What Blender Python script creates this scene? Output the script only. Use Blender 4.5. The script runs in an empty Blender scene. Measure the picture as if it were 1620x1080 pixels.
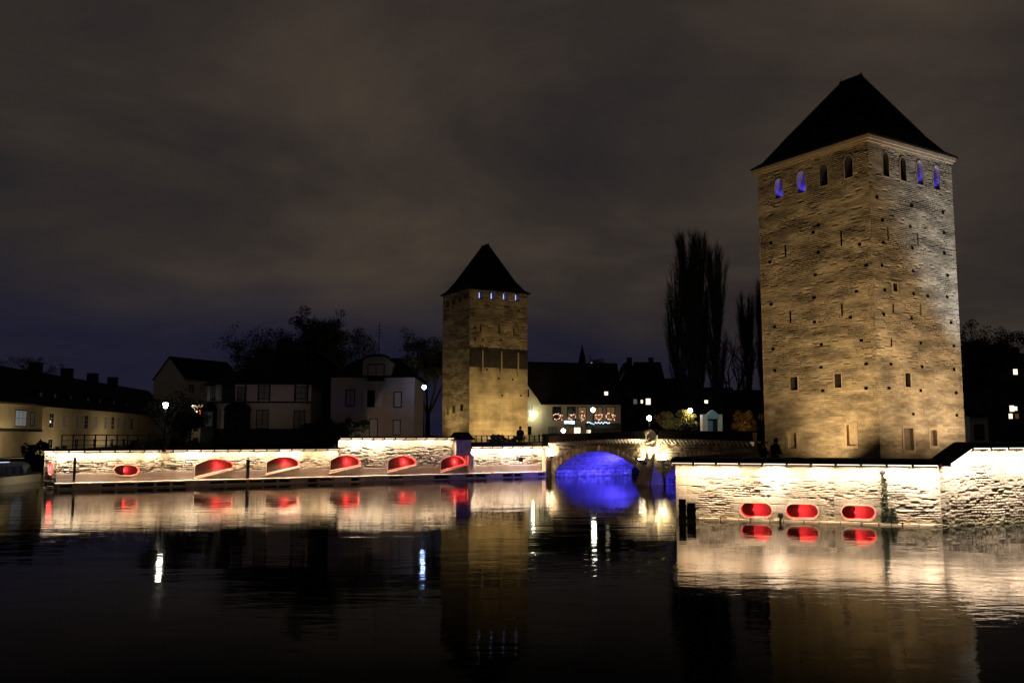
import bpy, math, random
import numpy as np
from math import sin, cos, pi, radians, hypot, atan2, sqrt
from mathutils import Vector, Matrix, Euler

random.seed(7)
S = bpy.context.scene
C = S.collection

# ------------------------------------------------------------------ camera
F, HC, PT = 1430.0, 3.6, radians(6)
cam = bpy.data.cameras.new("camera"); cam.sensor_width = 36; cam.lens = F / 1620 * 36
cam.clip_end = 6000; cam.clip_start = 0.1
co = bpy.data.objects.new("camera", cam); C.objects.link(co)
co.location = (0, 0, HC); co.rotation_euler = (pi / 2 + PT, 0, 0)
S.camera = co
S.render.resolution_x, S.render.resolution_y = 1024, 682
S.view_settings.view_transform = 'Standard'; S.view_settings.look = 'None'
S.view_settings.exposure = 0; S.view_settings.gamma = 1
S.cycles.max_bounces = 6; S.cycles.diffuse_bounces = 3; S.cycles.glossy_bounces = 3
S.cycles.transparent_max_bounces = 8
S.cycles.sample_clamp_indirect = 40
S.cycles.use_denoising = True

# ------------------------------------------------------------------ world: night clouds lit by the town
w = bpy.data.worlds.new("World"); S.world = w; w.use_nodes = True
nt = w.node_tree; nt.nodes.clear()
def nd(t, k, **kw):
    n = t.nodes.new(k)
    for a, v in kw.items(): setattr(n, a, v)
    return n
def mth(t, op, a, b=None, c=None, clamp=False):
    n = t.nodes.new('ShaderNodeMath'); n.operation = op; n.use_clamp = clamp
    for i, v in enumerate((a, b, c)):
        if v is None: continue
        if isinstance(v, (int, float)): n.inputs[i].default_value = v
        else: t.links.new(v, n.inputs[i])
    return n.outputs[0]
def mix(t, f, a, b, kind='MIX'):
    n = t.nodes.new('ShaderNodeMix'); n.data_type = 'RGBA'; n.blend_type = kind
    for s, v in ((n.inputs[0], f), (n.inputs[6], a), (n.inputs[7], b)):
        if isinstance(v, (int, float)): s.default_value = v
        elif isinstance(v, tuple): s.default_value = (*v[:3], 1)
        else: t.links.new(v, s)
    return n.outputs[2]
def ramp(t, f, stops, interp='LINEAR'):
    n = t.nodes.new('ShaderNodeValToRGB'); e = n.color_ramp.elements; n.color_ramp.interpolation = interp
    while len(e) < len(stops): e.new(0.5)
    for i, (p, c) in enumerate(stops):
        e[i].position = p; e[i].color = (*c, 1) if isinstance(c, tuple) else (c, c, c, 1)
    t.links.new(f, n.inputs[0]); return n.outputs[0]
tc = nd(nt, 'ShaderNodeTexCoord')
sp = nd(nt, 'ShaderNodeSeparateXYZ'); nt.links.new(tc.outputs['Generated'], sp.inputs[0])
zz = mth(nt, 'ADD', mth(nt, 'MAXIMUM', sp.outputs[2], 0.0), 0.22)
cx = nd(nt, 'ShaderNodeCombineXYZ')
nt.links.new(mth(nt, 'DIVIDE', sp.outputs[0], zz), cx.inputs[0])
nt.links.new(mth(nt, 'DIVIDE', sp.outputs[1], zz), cx.inputs[1])
n1 = nd(nt, 'ShaderNodeTexNoise'); n1.inputs['Scale'].default_value = 1.15; n1.inputs['Detail'].default_value = 6
n1.inputs['Roughness'].default_value = 0.56; n1.inputs['Distortion'].default_value = 0.35
mp = nd(nt, 'ShaderNodeMapping'); mp.inputs['Location'].default_value = (3.4, 1.3, 0.0); mp.inputs['Scale'].default_value = (.95, 1.0, 1)
nt.links.new(cx.outputs[0], mp.inputs[0]); nt.links.new(mp.outputs[0], n1.inputs['Vector'])
cl = ramp(nt, n1.outputs[0], [(0.28, (.0155, .0145, .0175)), (0.47, (.0320, .0250, .0215)), (0.68, (.0590, .0440, .0320))])
n2 = nd(nt, 'ShaderNodeTexNoise'); n2.inputs['Scale'].default_value = 2.2; n2.inputs['Detail'].default_value = 3
nt.links.new(tc.outputs['Generated'], n2.inputs['Vector'])
edge = mth(nt, 'ADD', sp.outputs[2], mth(nt, 'MULTIPLY', mth(nt, 'SUBTRACT', n2.outputs[0], 0.5), 0.16))
edge = mth(nt, 'ADD', edge, mth(nt, 'MULTIPLY', sp.outputs[0], 0.11))
low = ramp(nt, edge, [(0.05, 1.0), (0.165, 0.0)], 'EASE')
sky = mix(nt, mth(nt, 'MULTIPLY', low, 0.82), cl, (.0040, .0058, .0240))
# what is left of the dusk, from the Sky Texture far below the horizon
ns = nd(nt, 'ShaderNodeTexSky', sky_type='NISHITA', sun_disc=False)
ns.sun_elevation = radians(-6); ns.sun_rotation = radians(-60)
bg = nd(nt, 'ShaderNodeBackground'); nt.links.new(sky, bg.inputs[0]); bg.inputs[1].default_value = 1.0
bg2 = nd(nt, 'ShaderNodeBackground'); nt.links.new(ns.outputs[0], bg2.inputs[0]); bg2.inputs[1].default_value = 0.05
ad = nd(nt, 'ShaderNodeAddShader'); nt.links.new(bg.outputs[0], ad.inputs[0]); nt.links.new(bg2.outputs[0], ad.inputs[1])
ou = nd(nt, 'ShaderNodeOutputWorld'); nt.links.new(ad.outputs[0], ou.inputs[0])

# ------------------------------------------------------------------ pixel -> place helpers
def rr(x, y):
    a = (x - 810) / F; b = (540 - y) / F; Y = cos(PT) - b * sin(PT)
    return a / Y, (sin(PT) + b * cos(PT)) / Y
def at(x, y, D):
    a, b = rr(x, y); return Vector((a * D, D, HC + b * D))
class Plane2:
    def __init__(s, o, d):
        l = hypot(d[0], d[1]); s.o = (o[0], o[1]); s.d = (d[0] / l, d[1] / l); s.ang = atan2(d[1], d[0])
    def uz(s, x, y):
        a, b = rr(x, y); u = (a * s.o[1] - s.o[0]) / (s.d[0] - a * s.d[1]); return u, HC + b * (s.o[1] + s.d[1] * u)

# ------------------------------------------------------------------ materials
MATS = {}
def newmat(n):
    m = bpy.data.materials.new(n); m.use_nodes = True; MATS[n] = m
    return m, m.node_tree, m.node_tree.nodes['Principled BSDF']
def plain(n, col, rough=.7, metal=0, var=.25, scale=3.0, bump=0.0, spec=.3):
    m, t, b = newmat(n)
    tcn = nd(t, 'ShaderNodeTexCoord'); no = nd(t, 'ShaderNodeTexNoise'); no.inputs['Scale'].default_value = scale
    no.inputs['Detail'].default_value = 5; t.links.new(tcn.outputs['Object'], no.inputs['Vector'])
    dk = tuple(c * (1 - var) for c in col); lt = tuple(min(1, c * (1 + var)) for c in col)
    t.links.new(ramp(t, no.outputs[0], [(.3, dk), (.7, lt)]), b.inputs['Base Color'])
    b.inputs['Roughness'].default_value = rough; b.inputs['Metallic'].default_value = metal
    b.inputs['Specular IOR Level'].default_value = spec
    if bump:
        bp = nd(t, 'ShaderNodeBump'); bp.inputs['Distance'].default_value = bump; t.links.new(no.outputs[0], bp.inputs['Height'])
        t.links.new(bp.outputs[0], b.inputs['Normal'])
    return m
def emis(n, col, s):
    m, t, b = newmat(n); b.inputs['Base Color'].default_value = (*[c * .5 for c in col], 1)
    b.inputs['Emission Color'].default_value = (*col, 1); b.inputs['Emission Strength'].default_value = s
    return m
def stone(n, ca, cb, cj, stain=(.5, 1.0), sscale=.5, damp_shade=None, stretch=1.0, bump=.01):
    """masonry: per-stone tone and joints come from the mesh attributes, large blotches from noise"""
    m, t, b = newmat(n)
    a1 = nd(t, 'ShaderNodeAttribute'); a1.attribute_name = 'tone'
    a2 = nd(t, 'ShaderNodeAttribute'); a2.attribute_name = 'joint'
    tcn = nd(t, 'ShaderNodeTexCoord')
    c = mix(t, a1.outputs['Fac'], ca, cb)
    c = mix(t, a2.outputs['Fac'], cj, c)
    mpn = nd(t, 'ShaderNodeMapping'); mpn.inputs['Scale'].default_value = (1, 1, stretch)
    t.links.new(tcn.outputs['Object'], mpn.inputs[0])
    no = nd(t, 'ShaderNodeTexNoise'); no.inputs['Scale'].default_value = sscale; no.inputs['Detail'].default_value = 6
    t.links.new(mpn.outputs[0], no.inputs['Vector'])
    c = mix(t, 1.0, c, ramp(t, no.outputs[0], [(.36, stain[0]), (.62, stain[1])]), 'MULTIPLY')
    if damp_shade:
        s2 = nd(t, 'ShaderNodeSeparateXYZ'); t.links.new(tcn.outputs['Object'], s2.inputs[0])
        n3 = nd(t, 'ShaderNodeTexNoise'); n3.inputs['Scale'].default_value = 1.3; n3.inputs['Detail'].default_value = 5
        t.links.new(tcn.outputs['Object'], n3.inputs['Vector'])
        zz_ = mth(t, 'ADD', s2.outputs[2], mth(t, 'MULTIPLY', mth(t, 'SUBTRACT', n3.outputs[0], .5), damp_shade[1]))
        f = ramp(t, mth(t, 'DIVIDE', zz_, damp_shade[0] * 2), [(.42, 1.0), (.58, 0.0)])
        c = mix(t, mth(t, 'MULTIPLY', f, damp_shade[3] if len(damp_shade) > 3 else .8), c, damp_shade[2])
    nf = nd(t, 'ShaderNodeTexNoise'); nf.inputs['Scale'].default_value = 14; nf.inputs['Detail'].default_value = 4
    t.links.new(tcn.outputs['Object'], nf.inputs['Vector'])
    c = mix(t, 1.0, c, ramp(t, nf.outputs[0], [(.3, .75), (.7, 1.15)]), 'MULTIPLY')
    t.links.new(c, b.inputs['Base Color'])
    bp = nd(t, 'ShaderNodeBump'); bp.inputs['Distance'].default_value = bump; t.links.new(nf.outputs[0], bp.inputs['Height'])
    t.links.new(bp.outputs[0], b.inputs['Normal'])
    b.inputs['Roughness'].default_value = .9; b.inputs['Specular IOR Level'].default_value = .2
    return m
def tiles(n, col):
    m, t, b = newmat(n)
    tcn = nd(t, 'ShaderNodeTexCoord'); br = nd(t, 'ShaderNodeTexBrick')
    mpn = nd(t, 'ShaderNodeMapping'); mpn.inputs['Rotation'].default_value = (pi / 2, 0, .4)
    t.links.new(tcn.outputs['Object'], mpn.inputs[0]); t.links.new(mpn.outputs[0], br.inputs['Vector'])
    br.inputs['Color1'].default_value = (*col, 1); br.inputs['Color2'].default_value = (*[c * .6 for c in col], 1)
    br.inputs['Mortar'].default_value = (*[c * .3 for c in col], 1); br.inputs['Scale'].default_value = 3.0
    t.links.new(br.outputs[0], b.inputs['Base Color']); b.inputs['Roughness'].default_value = .9; b.inputs['Specular IOR Level'].default_value = .08
    bp = nd(t, 'ShaderNodeBump'); bp.inputs['Distance'].default_value = .03; t.links.new(br.outputs['Fac'], bp.inputs['Height'])
    bp.invert = True; t.links.new(bp.outputs[0], b.inputs['Normal'])
    return m
M = dict(
    quay=stone('quay_stone', (.34, .26, .20), (.56, .46, .37), (.12, .09, .07), (.55, 1.0), .8, (.30, .45, (.20, .18, .09), .55), .6, .012),
    quayl=stone('island_quay_stone', (.34, .27, .20), (.56, .47, .37), (.11, .085, .065), (.55, 1.0), .7, (1.1, .35, (.13, .085, .075), .7), .6, .012),  # foot coloured darker: damp stone plus the falloff of the strip lights
    tower=stone('tower_stone', (.22, .17, .11), (.42, .34, .23), (.05, .036, .024), (.40, 1.0), .34, None, 3.6, .010),
    tower2=stone('plaster_tower_stone', (.27, .20, .12), (.42, .33, .20), (.09, .065, .04), (.45, 1.0), .4, None, 1.2, .012),
    bridge=stone('bridge_stone', (.20, .155, .10), (.40, .31, .21), (.08, .06, .04), (.5, 1.0), .8, None, 1, .012),
    ashlar=plain('ashlar', (.47, .35, .26), .85, var=.18, scale=2.2, bump=.01),
    frame=plain('window_stone', (.235, .175, .11), .85, var=.2, scale=4),
    pale=plain('pale_stone', (.55, .47, .38), .8, var=.15, scale=5, bump=.006),
    ledge=plain('ledge_stone', (.62, .50, .42), .8, var=.2, scale=1.7, bump=.01),
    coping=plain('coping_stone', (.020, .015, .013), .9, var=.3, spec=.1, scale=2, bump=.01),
    vault=plain('vault_stone', (.50, .48, .50), .85, var=.18, scale=1.4, bump=.05),
    voussoir=plain('voussoir_stone', (.48, .40, .28), .85, var=.3, scale=1.5, bump=.01),
    dark=plain('dark_void', (.003, .003, .003), .9, var=.1, spec=0), bluerev=plain('darkened_reveal', (.15, .14, .15), .9, var=.2), reveal=plain('shaded_reveal_stone', (.10, .075, .05), .9, var=.2),  # openings and reveals coloured dark, as shade the floodlights would wash out
    iron=plain('iron', (.012, .012, .013), .5, var=.1, metal=.4),
    tile=tiles('roof_tiles', (.012, .009, .008)),
    slate=tiles('slate_tiles', (.010, .010, .011)),
    grass=plain('ground_cover', (.020, .022, .012), .95, var=.5, scale=.6),
    white=plain('villa_render', (.42, .36, .31), .85, var=.1, scale=1.2),
    beige=plain('beige_render', (.26, .20, .155), .85, var=.12, scale=1.0),
    grey=plain('grey_render', (.30, .29, .27), .85, var=.1, scale=.8),
    gold=plain('sandy_render', (.40, .31, .17), .9, var=.22, scale=.35, bump=.01),
    cream=plain('cream_render', (.36, .30, .22), .85, var=.12, scale=.8),
    timber=plain('timber', (.020, .015, .012), .8, var=.3),
    shutter=plain('shutter', (.30, .27, .24), .7, var=.1),
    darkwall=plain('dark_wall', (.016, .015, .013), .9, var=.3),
    curtain=plain('curtained_glass', (.20, .19, .18), .35, var=.2, scale=1.5),
    black=plain('black_paint', (.004, .004, .004), .6, var=.1),
    copper=plain('copper_green', (.16, .26, .25), .6, var=.15),
    bark=plain('bark', (.030, .025, .021), .95, var=.3, scale=3),
    leafd=plain('dark_leaf', (.018, .022, .012), .8, var=.4, scale=1.5),
    leafg=plain('autumn_leaf', (.16, .14, .03), .8, var=.4, scale=1.5),
    leafo=plain('orange_leaf', (.22, .11, .03), .8, var=.4, scale=1.5),
    leafi=plain('ivy_leaf', (.030, .034, .015), .7, var=.4, scale=4),
    boatw=plain('boat_cream_paint', (.50, .44, .34), .5, var=.08),
    boatb=plain('boat_dark_glazing', (.012, .016, .035), .18, var=.2, spec=.5),
    cloth=plain('dark_coat', (.010, .010, .011), .9, var=.2),
    cloth2=plain('dark_trousers', (.008, .009, .012), .9, var=.2),
    skin=plain('skin', (.30, .17, .11), .6, var=.05),
    hair=plain('hair', (.02, .012, .008), .8, var=.2),
    pane=plain('dark_glass', (.010, .011, .013), .12, var=.1, spec=.5),
    led=emis('led_warm', (1.0, .80, .60), 2.2), led2=emis('led_warm_strong', (1.0, .86, .70), 3.0), led3=emis('led_warm_soft', (1.0, .74, .5), 1.6),
    lampw=emis('lamp_white', (1.0, .93, .75), 42), lampc=emis('lamp_cool', (.75, .88, 1.0), 55), lampb=emis('lamp_blue_white', (.30, .45, 1.0), 45),
    litw=emis('lit_window', (1.0, .85, .6), 1.6), lity=emis('lit_window_warm', (1.0, .55, .2), 1.1), litd=emis('dim_window', (.9, .9, .8), .09), litc=emis('lit_window_cold', (.75, .9, 1.0), 1.3),
    redl=emis('red_lamp', (1.0, .02, .02), 3.0), red2=emis('red_sign', (1.0, .05, .03), 1.8), bluel=emis('blue_lamp', (.13, .08, 1.0), 6),
    signl=emis('sign_cold_white', (.65, .85, 1.0), 2.2), bulb=emis('bulb_warm', (1.0, .75, .5), 1.6), redb=emis('bulb_red', (1.0, .12, .08), .9),
    glint=emis('glint_glow', (.6, .75, 1.0), 1.0), flood=emis('floodlight_lens', (1.0, .8, .5), 3.0),  # glint also glows as a painted highlight in the tower windows
)
def vault_mat():
    m, t, b = newmat('vault_masonry')
    tcn = nd(t, 'ShaderNodeTexCoord'); sx = nd(t, 'ShaderNodeSeparateXYZ'); t.links.new(tcn.outputs['Object'], sx.inputs[0])
    cb = nd(t, 'ShaderNodeCombineXYZ'); t.links.new(sx.outputs[1], cb.inputs[0]); t.links.new(mth(t, 'ADD', sx.outputs[0], mth(t, 'MULTIPLY', sx.outputs[2], 1.4)), cb.inputs[1])
    n = nd(t, 'ShaderNodeTexNoise'); n.inputs['Scale'].default_value = 2.5; n.inputs['Detail'].default_value = 6; t.links.new(tcn.outputs['Object'], n.inputs['Vector'])
    br_ = nd(t, 'ShaderNodeTexBrick'); br_.inputs['Scale'].default_value = 1.0; br_.inputs['Brick Width'].default_value = .9; br_.inputs['Row Height'].default_value = .38
    br_.inputs['Mortar Size'].default_value = .03; br_.inputs['Mortar Smooth'].default_value = .6
    br_.inputs['Color1'].default_value = (.62, .60, .60, 1); br_.inputs['Color2'].default_value = (.42, .40, .42, 1); br_.inputs['Mortar'].default_value = (.14, .13, .14, 1)
    t.links.new(mix(t, .06, cb.outputs[0], n.outputs[1]), br_.inputs['Vector'])
    c = mix(t, 1.0, br_.outputs[0], ramp(t, n.outputs[0], [(.35, .45), (.62, 1.1)]), 'MULTIPLY'); t.links.new(c, b.inputs['Base Color']); b.inputs['Roughness'].default_value = .9
    bp = nd(t, 'ShaderNodeBump'); bp.inputs['Distance'].default_value = .08; bp.invert = True
    t.links.new(mth(t, 'SUBTRACT', br_.outputs['Fac'], n.outputs[0]), bp.inputs['Height']); t.links.new(bp.outputs[0], b.inputs['Normal'])
    return m
def water_mat():
    m, t, b = newmat('river_water')
    t.nodes.remove(b); out = [n for n in t.nodes if n.type == 'OUTPUT_MATERIAL'][0]
    tcn = nd(t, 'ShaderNodeTexCoord')
    def ns_(sx, sy, sc, det):
        mpn = nd(t, 'ShaderNodeMapping'); mpn.inputs['Scale'].default_value = (sx, sy, 1); mpn.inputs['Rotation'].default_value = (0, 0, .12)
        t.links.new(tcn.outputs['Object'], mpn.inputs[0]); n = nd(t, 'ShaderNodeTexNoise')
        n.inputs['Scale'].default_value = sc; n.inputs['Detail'].default_value = det; n.inputs['Roughness'].default_value = .55
        t.links.new(mpn.outputs[0], n.inputs['Vector']); return n.outputs[0]
    a = ns_(.5, 1.0, .7, 2.5); f = ns_(.45, 1.0, 3.4, 3); p = ns_(.2, .5, .14, 3)
    patch = ramp(t, p, [(.44, .15), (.60, 1.5)])
    h = mth(t, 'ADD', mth(t, 'MULTIPLY', a, WAVE[0]), mth(t, 'MULTIPLY', mth(t, 'MULTIPLY', f, patch), WAVE[1]))
    bp = nd(t, 'ShaderNodeBump'); bp.inputs['Distance'].default_value = 1.0; t.links.new(h, bp.inputs['Height'])
    gl = nd(t, 'ShaderNodeBsdfGlossy'); gl.inputs['Roughness'].default_value = WAVE[2]; t.links.new(bp.outputs[0], gl.inputs['Normal'])
    df = nd(t, 'ShaderNodeBsdfDiffuse'); df.inputs['Color'].default_value = (.0015, .002, .0016, 1)
    lw = nd(t, 'ShaderNodeLayerWeight'); lw.inputs['Blend'].default_value = .5
    fr_ = ramp(t, lw.outputs['Facing'], [(.30, .015), (.66, .022), (.76, .045), (.82, .20), (.87, .44), (.93, .62), (.99, .92)])
    mx = nd(t, 'ShaderNodeMixShader'); t.links.new(fr_, mx.inputs[0]); t.links.new(df.outputs[0], mx.inputs[1]); t.links.new(gl.outputs[0], mx.inputs[2])
    t.links.new(mx.outputs[0], out.inputs[0])
    return m
WAVE = (.015, .0062, .048)
M['water'] = water_mat(); M['vault'] = vault_mat()

# ------------------------------------------------------------------ object helpers
def tag(o, label=None, cat=None, group=None, kind=None):
    if label: o['label'] = label
    if cat: o['category'] = cat
    if group: o['group'] = group
    if kind: o['kind'] = kind
    return o
def empty(name, loc, rz, label, cat, group=None):
    o = bpy.data.objects.new(name, None); C.objects.link(o); o.location = loc; o.rotation_euler = (0, 0, rz)
    o.empty_display_size = .3
    return tag(o, label, cat, group)
def link_mesh(name, me, mat, parent):
    o = bpy.data.objects.new(name, me); C.objects.link(o)
    if parent: o.parent = parent
    for m in (mat if isinstance(mat, (list, tuple)) else [mat]): me.materials.append(M[m] if isinstance(m, str) else m)
    return o
class MB:
    def __init__(s): s.v = []; s.f = []
    def poly(s, pts):
        i = len(s.v); s.v += [tuple(p) for p in pts]; s.f.append(tuple(range(i, i + len(pts))))
    def box(s, x0, x1, y0, y1, z0, z1):
        i = len(s.v)
        s.v += [(x0, y0, z0), (x1, y0, z0), (x1, y1, z0), (x0, y1, z0), (x0, y0, z1), (x1, y0, z1), (x1, y1, z1), (x0, y1, z1)]
        s.f += [tuple(i + k for k in q) for q in ((0, 3, 2, 1), (4, 5, 6, 7), (0, 1, 5, 4), (1, 2, 6, 5), (2, 3, 7, 6), (3, 0, 4, 7))]
        return s
    def hexa(s, b, t):
        i = len(s.v); n = len(b); s.v += [tuple(p) for p in b] + [tuple(p) for p in t]
        s.f.append(tuple(i + k for k in range(n))[::-1]); s.f.append(tuple(i + n + k for k in range(n)))
        for k in range(n): s.f.append((i + k, i + (k + 1) % n, i + n + (k + 1) % n, i + n + k))
        return s
    def tube(s, p, q, r0, r1, n=6, cap=True):
        p, q = Vector(p), Vector(q); d = q - p
        if d.length < 1e-6: return s
        d.normalize(); a = d.cross(Vector((0, 0, 1)) if abs(d.z) < .9 else Vector((1, 0, 0))).normalized(); b = d.cross(a)
        i = len(s.v)
        for c, r in ((p, r0), (q, r1)):
            for k in range(n):
                v = c + (a * cos(2 * pi * k / n) + b * sin(2 * pi * k / n)) * r; s.v.append((v.x, v.y, v.z))
        for k in range(n): s.f.append((i + k, i + (k + 1) % n, i + n + (k + 1) % n, i + n + k))
        if cap: s.f.append(tuple(i + k for k in range(n))[::-1]); s.f.append(tuple(i + n + k for k in range(n)))
        return s
    def lathe(s, prof, c=(0, 0, 0), n=12):
        i = len(s.v)
        for r, z in prof:
            for k in range(n): s.v.append((c[0] + r * cos(2 * pi * k / n), c[1] + r * sin(2 * pi * k / n), c[2] + z))
        m = len(prof)
        for j in range(m - 1):
            for k in range(n):
                s.f.append((i + j * n + k, i + j * n + (k + 1) % n, i + (j + 1) * n + (k + 1) % n, i + (j + 1) * n + k))
        s.f.append(tuple(i + k for k in range(n))[::-1]); s.f.append(tuple(i + (m - 1) * n + k for k in range(n)))
        return s
    def build(s, name, mat, parent=None, smooth=False):
        me = bpy.data.meshes.new(name); me.from_pydata(s.v, [], s.f); me.update()
        if smooth: me.polygons.foreach_set('use_smooth', [True] * len(me.polygons))
        return link_mesh(name, me, mat, parent)
class Frm:
    """a face plane in a thing's local space: u along, d outward, z up"""
    def __init__(s, o, u, n): s.o = Vector(o); s.u = Vector(u).normalized(); s.n = Vector(n).normalized()
    def __call__(s, u, d, z): return s.o + s.u * u + s.n * d + Vector((0, 0, z))
def fbox(mb, fr, u0, u1, d0, d1, z0, z1):
    mb.hexa([fr(u0, d0, z0), fr(u1, d0, z0), fr(u1, d1, z0), fr(u0, d1, z0)], [fr(u0, d0, z1), fr(u1, d0, z1), fr(u1, d1, z1), fr(u0, d1, z1)])
    return mb
def light(name, kind, loc, energy, col, parent=None, target=None, size=.1, spot=60, blend=.6, spread=None):
    l = bpy.data.lights.new(name, kind); l.energy = energy; l.color = col
    if kind in ('POINT', 'SPOT'): l.shadow_soft_size = size
    if kind == 'SPOT': l.spot_size = radians(spot); l.spot_blend = blend
    if kind == 'AREA':
        l.size = size
        if spread: l.spread = radians(spread)
    o = bpy.data.objects.new(name, l); C.objects.link(o); o.location = loc
    if parent: o.parent = parent
    if target is not None:
        o.rotation_euler = (Vector(target) - Vector(loc)).to_track_quat('-Z', 'Y').to_euler()
    return o

# noise
def _h(ix, iy, seed):
    n = (ix.astype(np.int64) * 374761393 + iy.astype(np.int64) * 668265263 + seed * 982451653) & 0xffffffff
    n = ((n ^ (n >> 13)) * 1274126177) & 0xffffffff
    return ((n ^ (n >> 16)) & 0xffff) / 65535.0
def vn(x, y, seed):
    ix = np.floor(x); iy = np.floor(y); fx = x - ix; fy = y - iy
    fx = fx * fx * (3 - 2 * fx); fy = fy * fy * (3 - 2 * fy)
    a = _h(ix, iy, seed); b = _h(ix + 1, iy, seed); c = _h(ix, iy + 1, seed); d = _h(ix + 1, iy + 1, seed)
    return (a * (1 - fx) + b * fx) * (1 - fy) + (c * (1 - fx) + d * fx) * fy
def fbm(x, y, seed, o=4):
    r = 0; a = .5
    for i in range(o): r = r + a * vn(x * 2 ** i, y * 2 ** i, seed + i); a *= .5
    return r
def sst(a, b, x): t = np.clip((x - a) / (b - a), 0, 1); return t * t * (3 - 2 * t)
def stone_face(name, mat, parent, fr, W, z0, top, du, dz, ch=.13, sl=.42, jw=.03, amp=.03, seed=1, holes=(), rough=None, warp=.06, wander=.0, fade=.06, smooth_zone=None, erode=1.0, fine=1.0):
    """a wall face as a displaced grid: courses of stones with recessed, worn joints. holes: polygons in (u,z)"""
    nu = max(2, int(W / du)); tmax = top if isinstance(top, (int, float)) else max(top(u) for u in np.linspace(0, W, 60))
    nz = max(2, int((tmax - z0) / dz))
    U, Z = np.meshgrid(np.linspace(0, W, nu + 1), np.linspace(z0, tmax, nz + 1))
    if not isinstance(top, (int, float)):
        tz = np.array([top(u) for u in U[0]]); Z = np.minimum(Z, tz[None, :])
    uw = U + warp * (fbm(U * 2.3, Z * 2.3, seed + 11) - .5) * 2
    zw = Z + warp * (fbm(U * 1.1, Z * 2.0, seed + 23) - .5) * 1.4 + wander * (fbm(U * .25, Z * .4, seed + 5) - .5)
    row = np.floor(zw / ch); fz = zw / ch - row
    sr = sl * (.65 + .9 * _h(row, row * 0 + 3, seed)); uo = uw + _h(row, row * 0 + 9, seed) * sl * 3
    colm = np.floor(uo / sr); fu = uo / sr - colm
    e = np.minimum(np.minimum(fu, 1 - fu) * sr, np.minimum(fz, 1 - fz) * ch)
    wear = fbm(U * 1.2, Z * 1.6, seed + 41)
    j = sst(0, 1, e / (jw * (.35 + 1.5 * wear)))
    rs = _h(row, colm, seed + 2)
    R = 1.0 if rough is None else rough(U, Z, wear)
    pit = (rs < .07 * R) * 1.0
    ero = sst(.50, .66, fbm(U * 2.6, Z * 7.5, seed + 61, 5)) * erode
    jv = .25 + 1.3 * sst(.35, .62, fbm(U * .9, Z * 1.5, seed + 71))
    hgt = R * (amp * (j - 1) * jv + amp * .6 * (rs - .5) + amp * 1.5 * fine * (fbm(U * 6, Z * 13, seed + 31) - .5) - amp * 1.3 * pit * j - amp * 1.5 * ero)
    big = .03 * (fbm(U * .6, Z * .8, seed + 51) - .5)
    hgt = hgt + big
    jj = np.clip(1 - R * ((1 - j) * .5 * jv + .30 * ero), 0, 1)
    tone = np.clip(.12 + .62 * rs + .5 * (wear - .5), 0, 1)
    if smooth_zone is not None:      # dressed blocks with fine joints
        sm = smooth_zone(U, Z)
        br = np.floor(Z / .36); bu = U / .95 + .5 * (br % 2); be = np.minimum(np.minimum(bu % 1, 1 - bu % 1) * .95, np.minimum(Z / .36 % 1, 1 - Z / .36 % 1) * .36)
        bj = sst(0, .022, be); bt = _h(br, np.floor(bu), seed + 77)
        hgt = hgt * (1 - sm) + sm * (.012 * (bj - 1) + .004 * (bt - .5) + .004 * (fbm(U * 5, Z * 12, seed) - .5)); jj = jj * (1 - sm) + sm * (.6 + .4 * bj); tone = tone * (1 - sm) + sm * (.35 + .5 * bt)
    fd = np.clip(np.minimum(U, W - U) / fade, 0, 1); hgt = hgt * fd
    P = (np.array(fr.o)[None, None, :] + U[..., None] * np.array(fr.u) + hgt[..., None] * np.array(fr.n)); P[..., 2] += Z
    idx = np.arange((nu + 1) * (nz + 1)).reshape(nz + 1, nu + 1)
    q = np.stack([idx[:-1, :-1], idx[:-1, 1:], idx[1:, 1:], idx[1:, :-1]], -1)
    cu = (U[:-1, :-1] + U[1:, 1:]) / 2; cz = (Z[:-1, :-1] + Z[1:, 1:]) / 2; keep = np.ones(cu.shape, bool)
    keep &= (Z[1:, :-1] - Z[:-1, :-1] > 1e-5) | (Z[1:, 1:] - Z[:-1, 1:] > 1e-5)
    for h in holes:
        ins = np.zeros(cu.shape, bool); n = len(h)
        for i in range(n):
            x1, y1 = h[i]; x2, y2 = h[(i + 1) % n]
            if y1 == y2: continue
            ins ^= ((y1 > cz) != (y2 > cz)) & (cu < (x2 - x1) * (cz - y1) / (y2 - y1) + x1)
        keep &= ~ins
    q = q[keep]
    flip = fr.u.cross(Vector((0, 0, 1))).dot(fr.n) < 0
    if flip: q = q[:, ::-1]
    me = bpy.data.meshes.new(name); nvt = P.shape[0] * P.shape[1]
    me.vertices.add(nvt); me.vertices.foreach_set('co', P.reshape(-1).astype(np.float32))
    me.loops.add(q.size); me.loops.foreach_set('vertex_index', q.reshape(-1).astype(np.int32))
    me.polygons.add(len(q)); me.polygons.foreach_set('loop_start', (np.arange(len(q)) * 4).astype(np.int32))
    me.polygons.foreach_set('use_smooth', np.ones(len(q), bool))
    for nm, arr in (('tone', tone), ('joint', jj)):
        at_ = me.attributes.new(nm, 'FLOAT', 'POINT'); at_.data.foreach_set('value', np.broadcast_to(arr, U.shape).reshape(-1).astype(np.float32))
    me.update(calc_edges=True); me.validate()
    return link_mesh(name, me, mat, parent)

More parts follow.
